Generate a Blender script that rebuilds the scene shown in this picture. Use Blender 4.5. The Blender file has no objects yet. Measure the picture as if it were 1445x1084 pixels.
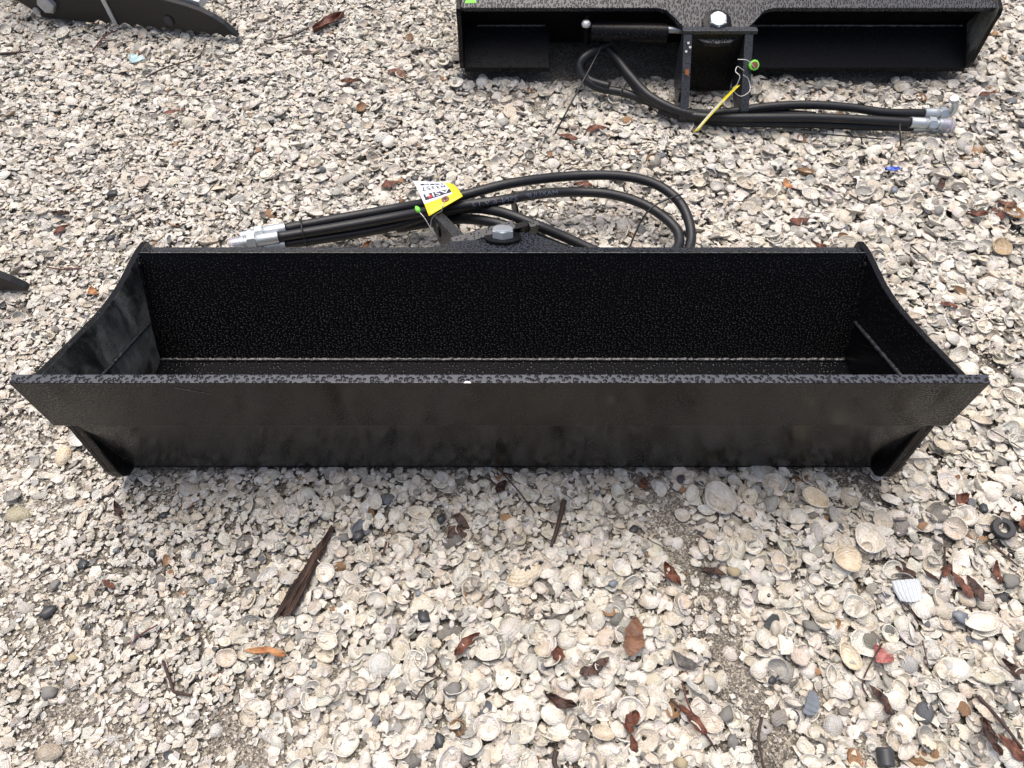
import bpy, bmesh, math, random
import numpy as np
from mathutils import Vector, Matrix, Euler, noise

random.seed(7); rng = np.random.default_rng(11)
R = math.radians
sc = bpy.context.scene
C = sc.collection

# ------------------------------------------------------------------ camera, sky, sun, exposure
H, PITCH, F = 1.064, R(55), 1085.0
cd = bpy.data.cameras.new('Camera'); cam = bpy.data.objects.new('Camera', cd); C.objects.link(cam)
cam.location = (0, 0, H); cam.rotation_euler = (math.pi/2 - PITCH, 0, 0)
cd.sensor_width = 36; cd.lens = 36*F/1445; cd.clip_start = .02; cd.clip_end = 500
sc.camera = cam

w = bpy.data.worlds.new('World'); sc.world = w; w.use_nodes = True
wn = w.node_tree.nodes; wl = w.node_tree.links
sky = wn.new('ShaderNodeTexSky'); sky.sky_type = 'NISHITA'; sky.sun_disc = False
sky.sun_elevation = R(78); sky.sun_rotation = R(-20); sky.air_density = .9; sky.dust_density = 7.0; sky.ozone_density = .9
wl.new(sky.outputs[0], wn['Background'].inputs[0]); wn['Background'].inputs[1].default_value = .15

sd = bpy.data.lights.new('Sun', 'SUN'); sun = bpy.data.objects.new('Sun', sd); C.objects.link(sun)
sd.energy = 1.5; sd.angle = R(45); sd.color = (1, .98, .94)
sun.rotation_euler = Vector((.14, -.20, -1.0)).to_track_quat('-Z', 'Y').to_euler()

vs = sc.view_settings; vs.view_transform = 'Standard'; vs.look = 'None'; vs.exposure = .36; vs.gamma = 1; vs.use_curve_mapping = False
sc.cycles.max_bounces = 6; sc.cycles.diffuse_bounces = 3; sc.cycles.glossy_bounces = 3; sc.cycles.transmission_bounces = 4
sc.cycles.use_denoising = True

# ------------------------------------------------------------------ helpers
cp, sp_ = math.cos(PITCH), math.sin(PITCH)
def P(px, py, z=0.0):
    """the place at height z that the photograph shows at (px, py)"""
    u = (px - 722.5)/F; v = (542 - py)/F
    dx, dy, dz = u, cp + v*sp_, -sp_ + v*cp
    t = (z - H)/dz
    return Vector((dx*t, dy*t, z))

def tag(o, label=None, cat=None, group=None, kind=None):
    if label: o['label'] = label
    if cat: o['category'] = cat
    if group: o['group'] = group
    if kind: o['kind'] = kind
    return o
def thing(name, label, cat, loc=(0, 0, 0), rz=0, group=None):
    o = bpy.data.objects.new(name, None); C.objects.link(o); o.empty_display_size = .05
    o.location = loc; o.rotation_euler = (0, 0, rz)
    return tag(o, label, cat, group)
def link(name, me, mat, parent=None):
    o = bpy.data.objects.new(name, me); C.objects.link(o)
    if mat and not me.materials: me.materials.append(mat)
    if parent: o.parent = parent
    return o
def mesh(name, v, f, smooth=False):
    me = bpy.data.meshes.new(name); me.from_pydata([tuple(p) for p in v], [], f); me.update()
    if smooth: me.polygons.foreach_set('use_smooth', [True]*len(me.polygons))
    return me
def bm_mesh(name, bm, smooth=False):
    bmesh.ops.recalc_face_normals(bm, faces=bm.faces)
    me = bpy.data.meshes.new(name); bm.to_mesh(me); bm.free()
    if smooth: me.polygons.foreach_set('use_smooth', [True]*len(me.polygons))
    return me
def prism(name, outline, a0, a1, axis='x', bevel=.0015, seg=2):
    """closed outline (two coordinates) pushed along an axis; edges rounded"""
    bm = bmesh.new()
    def mk(p, a):
        if axis == 'x': return (a, p[0], p[1])
        if axis == 'y': return (p[0], a, p[1])
        return (p[0], p[1], a)
    A = [bm.verts.new(mk(p, a0)) for p in outline]; B = [bm.verts.new(mk(p, a1)) for p in outline]
    n = len(outline)
    bm.faces.new(A); bm.faces.new(B[::-1])
    for i in range(n): bm.faces.new((A[i], A[(i+1) % n], B[(i+1) % n], B[i]))
    bmesh.ops.recalc_face_normals(bm, faces=bm.faces)
    if bevel:
        es = [e for e in bm.edges if len(e.link_faces) == 2 and e.calc_face_angle(0) > .5]
        bmesh.ops.bevel(bm, geom=es, offset=bevel, segments=seg, affect='EDGES', profile=.6)
    return bm_mesh(name, bm)
def slab(name, p, q, t, x0, x1, bevel=.0012):
    """a plate from profile point p to q, thickness t on its left hand"""
    p, q = Vector(p), Vector(q); d = (q - p).normalized(); n = Vector((-d.y, d.x))*t
    return prism(name, [p, q, q + n, p + n], x0, x1, 'x', bevel)
def cat_rom(pts, n=8):
    pts = [Vector(p) for p in pts]; out = []
    ext = [pts[0]*2 - pts[1]] + pts + [pts[-1]*2 - pts[-2]]
    for i in range(1, len(ext) - 2):
        p0, p1, p2, p3 = ext[i-1:i+3]
        for k in range(n):
            t = k/n
            out.append(.5*((2*p1) + (p2 - p0)*t + (2*p0 - 5*p1 + 4*p2 - p3)*t*t + (3*p1 - p0 - 3*p2 + p3)*t**3))
    out.append(pts[-1]); return out
def tube_mesh(name, pts, rad, sides=12, jit=0, caps=True):
    """a round sweep; rad is a number or a list"""
    pts = [Vector(p) for p in pts]; n = len(pts)
    rads = rad if isinstance(rad, (list, tuple)) else [rad]*n
    v, f = [], []
    T = [(pts[min(i+1, n-1)] - pts[max(i-1, 0)]).normalized() for i in range(n)]
    up = Vector((0, 0, 1)) if abs(T[0].z) < .9 else Vector((1, 0, 0))
    N = (up - T[0]*up.dot(T[0])).normalized()
    for i in range(n):
        N = (N - T[i]*N.dot(T[i])).normalized(); B = T[i].cross(N)
        for k in range(sides):
            a = 2*math.pi*k/sides; r = rads[i]*(1 + (random.uniform(-jit, jit) if jit else 0))
            v.append(pts[i] + (N*math.cos(a) + B*math.sin(a))*r)
    for i in range(n-1):
        for k in range(sides):
            k2 = (k+1) % sides
            f.append((i*sides+k, i*sides+k2, (i+1)*sides+k2, (i+1)*sides+k))
    me_f = len(f)
    if caps: f.append(tuple(range(sides))[::-1]); f.append(tuple((n-1)*sides+k for k in range(sides)))
    me = mesh(name, v, f, True)
    if caps:
        me.polygons[me_f].use_smooth = False; me.polygons[me_f+1].use_smooth = False
    return me
def lathe_mesh(name, prof, p, q, sides=16, hexed=False):
    """profile of (distance from p toward q, radius)"""
    p, q = Vector(p), Vector(q); T = (q - p).normalized()
    up = Vector((0, 0, 1)) if abs(T.z) < .9 else Vector((1, 0, 0))
    N = (up - T*up.dot(T)).normalized(); B = T.cross(N)
    v, f = [], []; s = 6 if hexed else sides
    for (d, r) in prof:
        for k in range(s):
            a = 2*math.pi*(k+.5)/s
            v.append(p + T*d + (N*math.cos(a) + B*math.sin(a))*r)
    for i in range(len(prof)-1):
        for k in range(s):
            k2 = (k+1) % s; f.append((i*s+k, i*s+k2, (i+1)*s+k2, (i+1)*s+k))
    f.append(tuple(range(s))[::-1]); f.append(tuple((len(prof)-1)*s+k for k in range(s)))
    me = mesh(name, v, f)
    if not hexed:
        bm = bmesh.new(); bm.from_mesh(me)
        for fc in bm.faces: fc.smooth = len(fc.verts) == 4
        for e in bm.edges:
            if e.calc_face_angle(0) > .6: e.smooth = False
        bm.to_mesh(me); bm.free()
    return me
_txt = {}
def text_mesh(s, size=1.0):
    """flat lettering as (vertices, faces), width normalised to nothing, lower left at 0"""
    k = (s, size)
    if k in _txt: return _txt[k]
    cu = bpy.data.curves.new('t', 'FONT'); cu.body = s; cu.size = size; cu.resolution_u = 2
    ob = bpy.data.objects.new('t', cu); C.objects.link(ob)
    dg = bpy.context.evaluated_depsgraph_get(); dg.update()
    me = bpy.data.meshes.new_from_object(ob.evaluated_get(dg))
    bm = bmesh.new(); bm.from_mesh(me); bmesh.ops.triangulate(bm, faces=bm.faces)
    bmesh.ops.subdivide_edges(bm, edges=[e for e in bm.edges if e.calc_length() > .25*size], cuts=1)
    bmesh.ops.triangulate(bm, faces=bm.faces)
    v = [x.co.copy() for x in bm.verts]; bm.verts.index_update()
    f = [tuple(x.index for x in fc.verts) for fc in bm.faces]; bm.free()
    bpy.data.objects.remove(ob); bpy.data.curves.remove(cu); bpy.data.meshes.remove(me)
    _txt[k] = (v, f); return v, f

# ------------------------------------------------------------------ materials
def new_mat(name):
    m = bpy.data.materials.new(name); m.use_nodes = True
    nt = m.node_tree; b = nt.nodes['Principled BSDF']
    return m, nt.nodes, nt.links, b
def plain(name, col, rough=.5, metal=0, spec=.5, bump=0, bscale=200, var=.15):
    m, n, l, b = new_mat(name)
    tc = n.new('ShaderNodeTexCoord'); ns = n.new('ShaderNodeTexNoise'); ns.inputs['Scale'].default_value = bscale; ns.inputs['Detail'].default_value = 4
    l.new(tc.outputs['Object'], ns.inputs['Vector'])
    mx = n.new('ShaderNodeMix'); mx.data_type = 'RGBA'
    mx.inputs[6].default_value = (*[c*(1-var) for c in col], 1); mx.inputs[7].default_value = (*[min(1, c*(1+var)) for c in col], 1)
    l.new(ns.outputs[0], mx.inputs[0]); l.new(mx.outputs[2], b.inputs['Base Color'])
    b.inputs['Roughness'].default_value = rough; b.inputs['Metallic'].default_value = metal; b.inputs['Specular IOR Level'].default_value = spec
    if bump:
        bp = n.new('ShaderNodeBump'); bp.inputs['Distance'].default_value = bump; bp.inputs['Strength'].default_value = 1
        l.new(ns.outputs[0], bp.inputs['Height']); l.new(bp.outputs[0], b.inputs['Normal'])
    return m
def math_n(n, l, op, a, b_=None, clamp=False):
    x = n.new('ShaderNodeMath'); x.operation = op; x.use_clamp = clamp
    for i, s in enumerate((a, b_)):
        if s is None: continue
        if isinstance(s, (int, float)): x.inputs[i].default_value = s
        else: l.new(s, x.inputs[i])
    return x.outputs[0]
def ramp(n, l, src, stops):
    r = n.new('ShaderNodeValToRGB'); l.new(src, r.inputs[0]); e = r.color_ramp.elements
    while len(e) > 2: e.remove(e[-1])
    for i, (p, c) in enumerate(stops):
        x = e[i] if i < 2 else e.new(p)
        x.position = p; x.color = (*c, 1) if len(c) == 3 else c
    return r.outputs[0]
def paint(name, base=(.016, .016, .018), rough=.36, drop=.005, amount=.8, dust=0.0, dustcol=(.06, .055, .048), dust_scale=9, streak=False, spec=.5, height=.0012, flat=True, dropcol=(.008, .008, .009), dropspec=.4, smear=0):
    """wet black enamel with beaded rain and, where asked, a film of dried dust"""
    m, n, l, b = new_mat(name)
    tc = n.new('ShaderNodeTexCoord'); co = tc.outputs['Object']
    nz = n.new('ShaderNodeTexNoise'); nz.inputs['Scale'].default_value = dust_scale; nz.inputs['Detail'].default_value = 6; nz.inputs['Roughness'].default_value = .62
    if streak:
        mp = n.new('ShaderNodeMapping'); mp.inputs['Scale'].default_value = (1.0, 1.0, .45); l.new(co, mp.inputs[0]); l.new(mp.outputs[0], nz.inputs['Vector'])
    else: l.new(co, nz.inputs['Vector'])
    dm = ramp(n, l, nz.outputs[0], [(.36, (0, 0, 0)), (.66, (1, 1, 1))])
    # wobbling coordinates so that the beads are not perfect discs
    wob = n.new('ShaderNodeTexNoise'); wob.inputs['Scale'].default_value = 1.1/drop; wob.inputs['Detail'].default_value = 1; l.new(co, wob.inputs['Vector'])
    vm = n.new('ShaderNodeVectorMath'); vm.operation = 'MULTIPLY_ADD'; l.new(wob.outputs['Color'], vm.inputs[0]); vm.inputs[1].default_value = (drop*.17,)*3; l.new(co, vm.inputs[2])
    vo = n.new('ShaderNodeTexVoronoi'); vo.inputs['Scale'].default_value = 1/drop; vo.inputs['Randomness'].default_value = .85
    if flat:
        vo.voronoi_dimensions = '2D'; sx = n.new('ShaderNodeSeparateXYZ'); l.new(vm.outputs[0], sx.inputs[0]); cx = n.new('ShaderNodeCombineXYZ')
        l.new(sx.outputs[0], cx.inputs[0]); l.new(math_n(n, l, 'ADD', sx.outputs[1], sx.outputs[2]), cx.inputs[1]); l.new(cx.outputs[0], vo.inputs['Vector'])
    else: l.new(vm.outputs[0], vo.inputs['Vector'])
    sep = n.new('ShaderNodeSeparateColor'); l.new(vo.outputs['Color'], sep.inputs[0])
    rad = math_n(n, l, 'MULTIPLY_ADD', sep.outputs[0], .16); n[-1].inputs[2].default_value = .10 + .22*amount
    q = math_n(n, l, 'DIVIDE', vo.outputs['Distance'], rad)
    cap = math_n(n, l, 'SUBTRACT', 1.0, math_n(n, l, 'MULTIPLY', q, q), True)
    dome = math_n(n, l, 'POWER', cap, .6)
    mask = math_n(n, l, 'MULTIPLY', cap, 6.0, True)
    fine = n.new('ShaderNodeTexNoise'); fine.inputs['Scale'].default_value = 420; fine.inputs['Detail'].default_value = 2; l.new(co, fine.inputs['Vector'])
    hgt = math_n(n, l, 'ADD', dome, math_n(n, l, 'MULTIPLY', fine.outputs[0], .12))
    bp = n.new('ShaderNodeBump'); bp.inputs['Distance'].default_value = height; bp.inputs['Strength'].default_value = 1.0
    l.new(hgt, bp.inputs['Height']); l.new(bp.outputs[0], b.inputs['Normal'])
    mx = n.new('ShaderNodeMix'); mx.data_type = 'RGBA'; mx.inputs[6].default_value = (*base, 1); mx.inputs[7].default_value = (*dustcol, 1)
    l.new(math_n(n, l, 'MULTIPLY', dm, dust), mx.inputs[0])
    m2 = n.new('ShaderNodeMix'); m2.data_type = 'RGBA'; l.new(mask, m2.inputs[0]); l.new(mx.outputs[2], m2.inputs[6]); m2.inputs[7].default_value = (*dropcol, 1)
    last = m2.outputs[2]
    if smear:
        mp2 = n.new('ShaderNodeMapping'); mp2.inputs['Scale'].default_value = (1.0, 1.0, .55); l.new(co, mp2.inputs[0])
        sm = n.new('ShaderNodeTexNoise'); sm.inputs['Scale'].default_value = smear; sm.inputs['Detail'].default_value = 3; sm.inputs['Distortion'].default_value = 1.2; l.new(mp2.outputs[0], sm.inputs['Vector'])
        smr = ramp(n, l, sm.outputs[0], [(.40, (.22, .22, .22)), (.56, (1, 1, 1))])
        m5 = n.new('ShaderNodeMix'); m5.data_type = 'RGBA'; m5.blend_type = 'MULTIPLY'; m5.inputs[0].default_value = 1; l.new(last, m5.inputs[6]); l.new(smr, m5.inputs[7]); last = m5.outputs[2]
        sg = n.new('ShaderNodeMapRange'); l.new(sm.outputs[0], sg.inputs[0]); sg.inputs[1].default_value = .38; sg.inputs[2].default_value = .56; sg.inputs[3].default_value = .12; sg.inputs[4].default_value = 1.0; l.new(sg.outputs[0], bp.inputs['Strength'])
    l.new(last, b.inputs['Base Color'])
    rr = math_n(n, l, 'MULTIPLY_ADD', math_n(n, l, 'MULTIPLY', dm, dust), .25); n[-1].inputs[2].default_value = rough
    r3 = n.new('ShaderNodeMix'); l.new(mask, r3.inputs[0]); l.new(rr, r3.inputs[2]); r3.inputs[3].default_value = .06
    l.new(r3.outputs[0], b.inputs['Roughness'])
    s3 = n.new('ShaderNodeMix'); l.new(mask, s3.inputs[0]); s3.inputs[2].default_value = spec; s3.inputs[3].default_value = dropspec
    l.new(s3.outputs[0], b.inputs['Specular IOR Level'])
    return m
M = {}
M['in'] = paint('paint_inside', base=(.004, .004, .005), drop=.0053, amount=.36, rough=.3, height=.0016, spec=.12, dropspec=.3, dropcol=(.004, .004, .005))  # same enamel, darker: the hollow's dark reflections set in colour and specular
M['floor'] = paint('paint_floor', base=(.004, .004, .005), drop=.0062, amount=.9, rough=.3, height=.0018, spec=.12, dropspec=.5, dropcol=(.004, .004, .005), flat=False)  # darkened copy for the floor, its dark reflections set in the colour
M['lip'] = paint('paint_lip', base=(.022, .027, .041), drop=.0060, amount=.98, rough=.5, spec=.75, dropcol=(.005, .005, .007), dropspec=.3, height=.0009)  # same enamel; blue of the reflected sky put into the base colour
M['top'] = paint('paint_top', base=(.018, .022, .031), drop=.0046, amount=.85, rough=.45, spec=.65, dropcol=(.006, .006, .007), dropspec=.3, height=.0008)  # same enamel, paler: grey-blue sky sheen painted into the base
M['ear'] = paint('paint_ear', base=(.018, .021, .027), drop=.0045, amount=.6, rough=.42, spec=.6, dropcol=(.006, .006, .007), dropspec=.3, height=.0008, flat=False)  # lit copy of the enamel, lightened in its base colour
M['front'] = paint('paint_front', base=(.005, .005, .005), drop=.0030, amount=.6, rough=.10, dust=.8, dustcol=(.016, .0158, .015), height=.0005, dust_scale=13, spec=.20, dropspec=.3, dropcol=(.026, .0257, .025), smear=13)  # dust film; mottling also paints blurred shell reflections into the colour
M['side'] = paint('paint_side', drop=.004, amount=0, rough=.42, dust=1.0, dustcol=(.20, .20, .175), dust_scale=15, streak=True, height=.0004, flat=False, smear=22)
M['dark'] = paint('paint_dark', base=(.005, .005, .006), drop=.005, amount=.3, rough=.34, flat=False, spec=.15, dropspec=.35)
M['rubber'] = plain('hose_rubber', (.011, .0118, .014), .45, spec=.45, bump=.0004, bscale=260, var=.3)
M['zinc'] = plain('zinc_plate', (.50, .54, .56), .38, .6, bscale=300, var=.15)
M['steel'] = plain('bare_steel', (.42, .43, .44), .3, .9, bscale=120, var=.2)
M['galv'] = plain('galvanised_steel', (.45, .47, .49), .45, .6, bscale=70, var=.35)
M['weld'] = plain('weld_paint', (.022, .023, .026), .28, spec=.9, bump=.002, bscale=260, var=.4)
M['tie'] = plain('nylon_tie', (.012, .012, .013), .45)
M['yellow'] = plain('yellow_card', (.85, .72, .02), .45, var=.04)
M['white'] = plain('white_print', (.72, .76, .82), .5, var=.04)
M['ink'] = plain('black_ink', (.03, .03, .04), .5)
M['grey_ink'] = plain('hose_print', (.10, .11, .15), .6)
M['red'] = plain('red_ink', (.5, .03, .05), .5)
M['green'] = plain('green_plastic', (.22, .75, .08), .4, var=.1)
M['brown'] = plain('brown_eyelet', (.22, .08, .04), .45, var=.2)
M['wire'] = plain('pale_wire', (.62, .62, .6), .35, .3)
M['rust'] = plain('rust_spot', (.22, .07, .02), .8, var=.4)
M['chip'] = plain('bare_chip', (.6, .6, .58), .4, var=.1)
M['cap'] = plain('clear_cap', (.62, .60, .72), .2, var=.1)
m, n, l, b = new_mat('clear_plastic'); b.inputs['Base Color'].default_value = (.86, .84, .93, 1); b.inputs['Roughness'].default_value = .12; b.inputs['Transmission Weight'].default_value = .75; M['clear'] = m

# shell, coloured one by one
m, n, l, b = new_mat('shell'); M['shell'] = m
at = n.new('ShaderNodeAttribute'); at.attribute_type = 'INSTANCER'; at.attribute_name = 'tint'
tc = n.new('ShaderNodeTexCoord'); co = tc.outputs['Object']
nz = n.new('ShaderNodeTexNoise'); nz.inputs['Scale'].default_value = 3.2; nz.inputs['Detail'].default_value = 5; nz.inputs['Roughness'].default_value = .6
oi = n.new('ShaderNodeObjectInfo')
ad = n.new('ShaderNodeVectorMath'); ad.operation = 'MULTIPLY_ADD'; l.new(oi.outputs['Random'], ad.inputs[0]); ad.inputs[1].default_value = (37, 19, 53); l.new(co, ad.inputs[2])
l.new(ad.outputs[0], nz.inputs['Vector'])
stain = ramp(n, l, nz.outputs[0], [(.40, (1, 1, 1)), (.62, (.83, .77, .68)), (.78, (.57, .49, .41))])
mul = n.new('ShaderNodeMix'); mul.data_type = 'RGBA'; mul.blend_type = 'MULTIPLY'; mul.inputs[0].default_value = .8
l.new(at.outputs['Color'], mul.inputs[6]); l.new(stain, mul.inputs[7])
# growth rings round the hinge and pits
ln = n.new('ShaderNodeVectorMath'); ln.operation = 'DISTANCE'; l.new(co, ln.inputs[0]); ln.inputs[1].default_value = (0, .42, .1)
wv = math_n(n, l, 'SINE', math_n(n, l, 'ADD', math_n(n, l, 'MULTIPLY', ln.outputs['Value'], 62.0), math_n(n, l, 'MULTIPLY', nz.outputs[0], 14.0)))
ring = n.new('ShaderNodeMapRange'); l.new(wv, ring.inputs[0]); ring.inputs[1].default_value = -1; ring.inputs[3].default_value = .955; ring.inputs[4].default_value = 1.02
m3 = n.new('ShaderNodeMix'); m3.data_type = 'RGBA'; m3.blend_type = 'MULTIPLY'; m3.inputs[0].default_value = 1
l.new(mul.outputs[2], m3.inputs[6]); l.new(ring.outputs[0], m3.inputs[7])
pit = n.new('ShaderNodeTexNoise'); pit.inputs['Scale'].default_value = 14; pit.inputs['Detail'].default_value = 3; l.new(ad.outputs[0], pit.inputs['Vector'])
pits = ramp(n, l, pit.outputs[0], [(.29, (.45, .40, .34)), (.37, (1, 1, 1))])
m4 = n.new('ShaderNodeMix'); m4.data_type = 'RGBA'; m4.blend_type = 'MULTIPLY'; m4.inputs[0].default_value = .8
l.new(m3.outputs[2], m4.inputs[6]); l.new(pits, m4.inputs[7]); l.new(m4.outputs[2], b.inputs['Base Color'])
bp = n.new('ShaderNodeBump'); bp.inputs['Strength'].default_value = .35; bp.inputs['Distance'].default_value = .02
l.new(math_n(n, l, 'ADD', math_n(n, l, 'MULTIPLY', wv, .10), pit.outputs[0]), bp.inputs['Height']); l.new(bp.outputs[0], b.inputs['Normal'])
b.inputs['Roughness'].default_value = .55; b.inputs['Specular IOR Level'].default_value = .35

# ground between the shells: damp sand with shell grit
m, n, l, b = new_mat('shell_sand'); M['sand'] = m
tc = n.new('ShaderNodeTexCoord'); co = tc.outputs['Object']
n1 = n.new('ShaderNodeTexNoise'); n1.inputs['Scale'].default_value = 9; n1.inputs['Detail'].default_value = 6; l.new(co, n1.inputs['Vector'])
base = ramp(n, l, n1.outputs[0], [(.35, (.185, .172, .148)), (.65, (.32, .298, .258))])
vo = n.new('ShaderNodeTexVoronoi'); vo.inputs['Scale'].default_value = 420; l.new(co, vo.inputs['Vector'])
sepc = n.new('ShaderNodeSeparateColor'); l.new(vo.outputs['Color'], sepc.inputs[0])
grit = ramp(n, l, sepc.outputs[0], [(0, (.45, .42, .4)), (.55, (.9, .85, .8)), (.8, (1.9, 1.85, 1.75))])
mg = n.new('ShaderNodeMix'); mg.data_type = 'RGBA'; mg.blend_type = 'MULTIPLY'; mg.inputs[0].default_value = .9; l.new(base, mg.inputs[6]); l.new(grit, mg.inputs[7])
l.new(mg.outputs[2], b.inputs['Base Color']); b.inputs['Roughness'].default_value = .8
bp = n.new('ShaderNodeBump'); bp.inputs['Distance'].default_value = .003; l.new(vo.outputs['Distance'], bp.inputs['Height']); l.new(bp.outputs[0], b.inputs['Normal'])

def leaf_mat(name, c0, c1, rough=.5):
    m, n, l, b = new_mat(name)
    tc = n.new('ShaderNodeTexCoord'); ns = n.new('ShaderNodeTexNoise'); ns.inputs['Scale'].default_value = 3; ns.inputs['Detail'].default_value = 6
    l.new(tc.outputs['Object'], ns.inputs['Vector'])
    c = ramp(n, l, ns.outputs[0], [(.36, c0), (.64, c1)])
    l.new(c, b.inputs['Base Color']); b.inputs['Roughness'].default_value = rough
    bp = n.new('ShaderNodeBump'); bp.inputs['Distance'].default_value = .012; l.new(ns.outputs[0], bp.inputs['Height']); l.new(bp.outputs[0], b.inputs['Normal'])
    return m
M['leaf_rust'] = leaf_mat('leaf_rust', (.075, .026, .017), (.19, .070, .040))
M['leaf_tan'] = leaf_mat('leaf_tan', (.10, .046, .026), (.22, .105, .058))
M['leaf_dark'] = leaf_mat('leaf_dark', (.022, .012, .009), (.075, .034, .022), .4)
M['leaf_grey'] = leaf_mat('leaf_grey', (.07, .065, .06), (.15, .14, .125))
M['chip_orange'] = leaf_mat('chip_orange', (.36, .14, .05), (.5, .26, .12), .7)
M['chip_pink'] = leaf_mat('chip_pink', (.36, .12, .10), (.46, .18, .16), .6)
m, n, l, b = new_mat('bark'); M['bark'] = m
tc = n.new('ShaderNodeTexCoord'); mp = n.new('ShaderNodeMapping'); mp.inputs['Scale'].default_value = (14, 1.6, 14); l.new(tc.outputs['Object'], mp.inputs[0])
ns = n.new('ShaderNodeTexNoise'); ns.inputs['Scale'].default_value = 1.3; ns.inputs['Detail'].default_value = 5; l.new(mp.outputs[0], ns.inputs['Vector'])
l.new(ramp(n, l, ns.outputs[0], [(.36, (.016, .009, .007)), (.66, (.15, .085, .060))]), b.inputs['Base Color']); b.inputs['Roughness'].default_value = .8
bp = n.new('ShaderNodeBump'); bp.inputs['Distance'].default_value = .05; l.new(ns.outputs[0], bp.inputs['Height']); l.new(bp.outputs[0], b.inputs['Normal'])
M['twig'] = plain('twig', (.05, .028, .022), .7, bscale=90, var=.5)
M['twig_red'] = plain('twig_red', (.10, .03, .025), .6, bscale=90, var=.4)
M['pebble'] = plain('pebble_dark', (.045, .047, .05), .45, bscale=60, var=.4)
M['pebble_grey'] = plain('pebble_grey', (.19, .185, .17), .7, bscale=60, var=.35)
M['pebble_tan'] = plain('pebble_tan', (.36, .30, .19), .7, bscale=40, var=.35)
M['pebble_blue'] = plain('pebble_blue', (.17, .19, .215), .45, bscale=60, var=.3)
M['washer'] = plain('black_rubber', (.02, .021, .024), .5, bscale=150, var=.4)
M['blue'] = plain('blue_plastic', (.01, .07, .42), .35)
M['ribbed'] = plain('ribbed_glass', (.50, .54, .56), .22, spec=.7, var=.12)
M['aqua'] = plain('aqua_glass', (.36, .52, .55), .2, spec=.7, var=.3)
M['thumb'] = plain('dull_black_steel', (.009, .0095, .0095), .45, bump=.0006, bscale=70, var=.35)

# ------------------------------------------------------------------ ground sheet
GZ = -.016
g = link('ground', mesh('ground', [(-40, -40, GZ), (40, -40, GZ), (40, 40, GZ), (-40, 40, GZ)], [(0, 1, 2, 3)]), M['sand']); tag(g, kind='structure')

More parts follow.
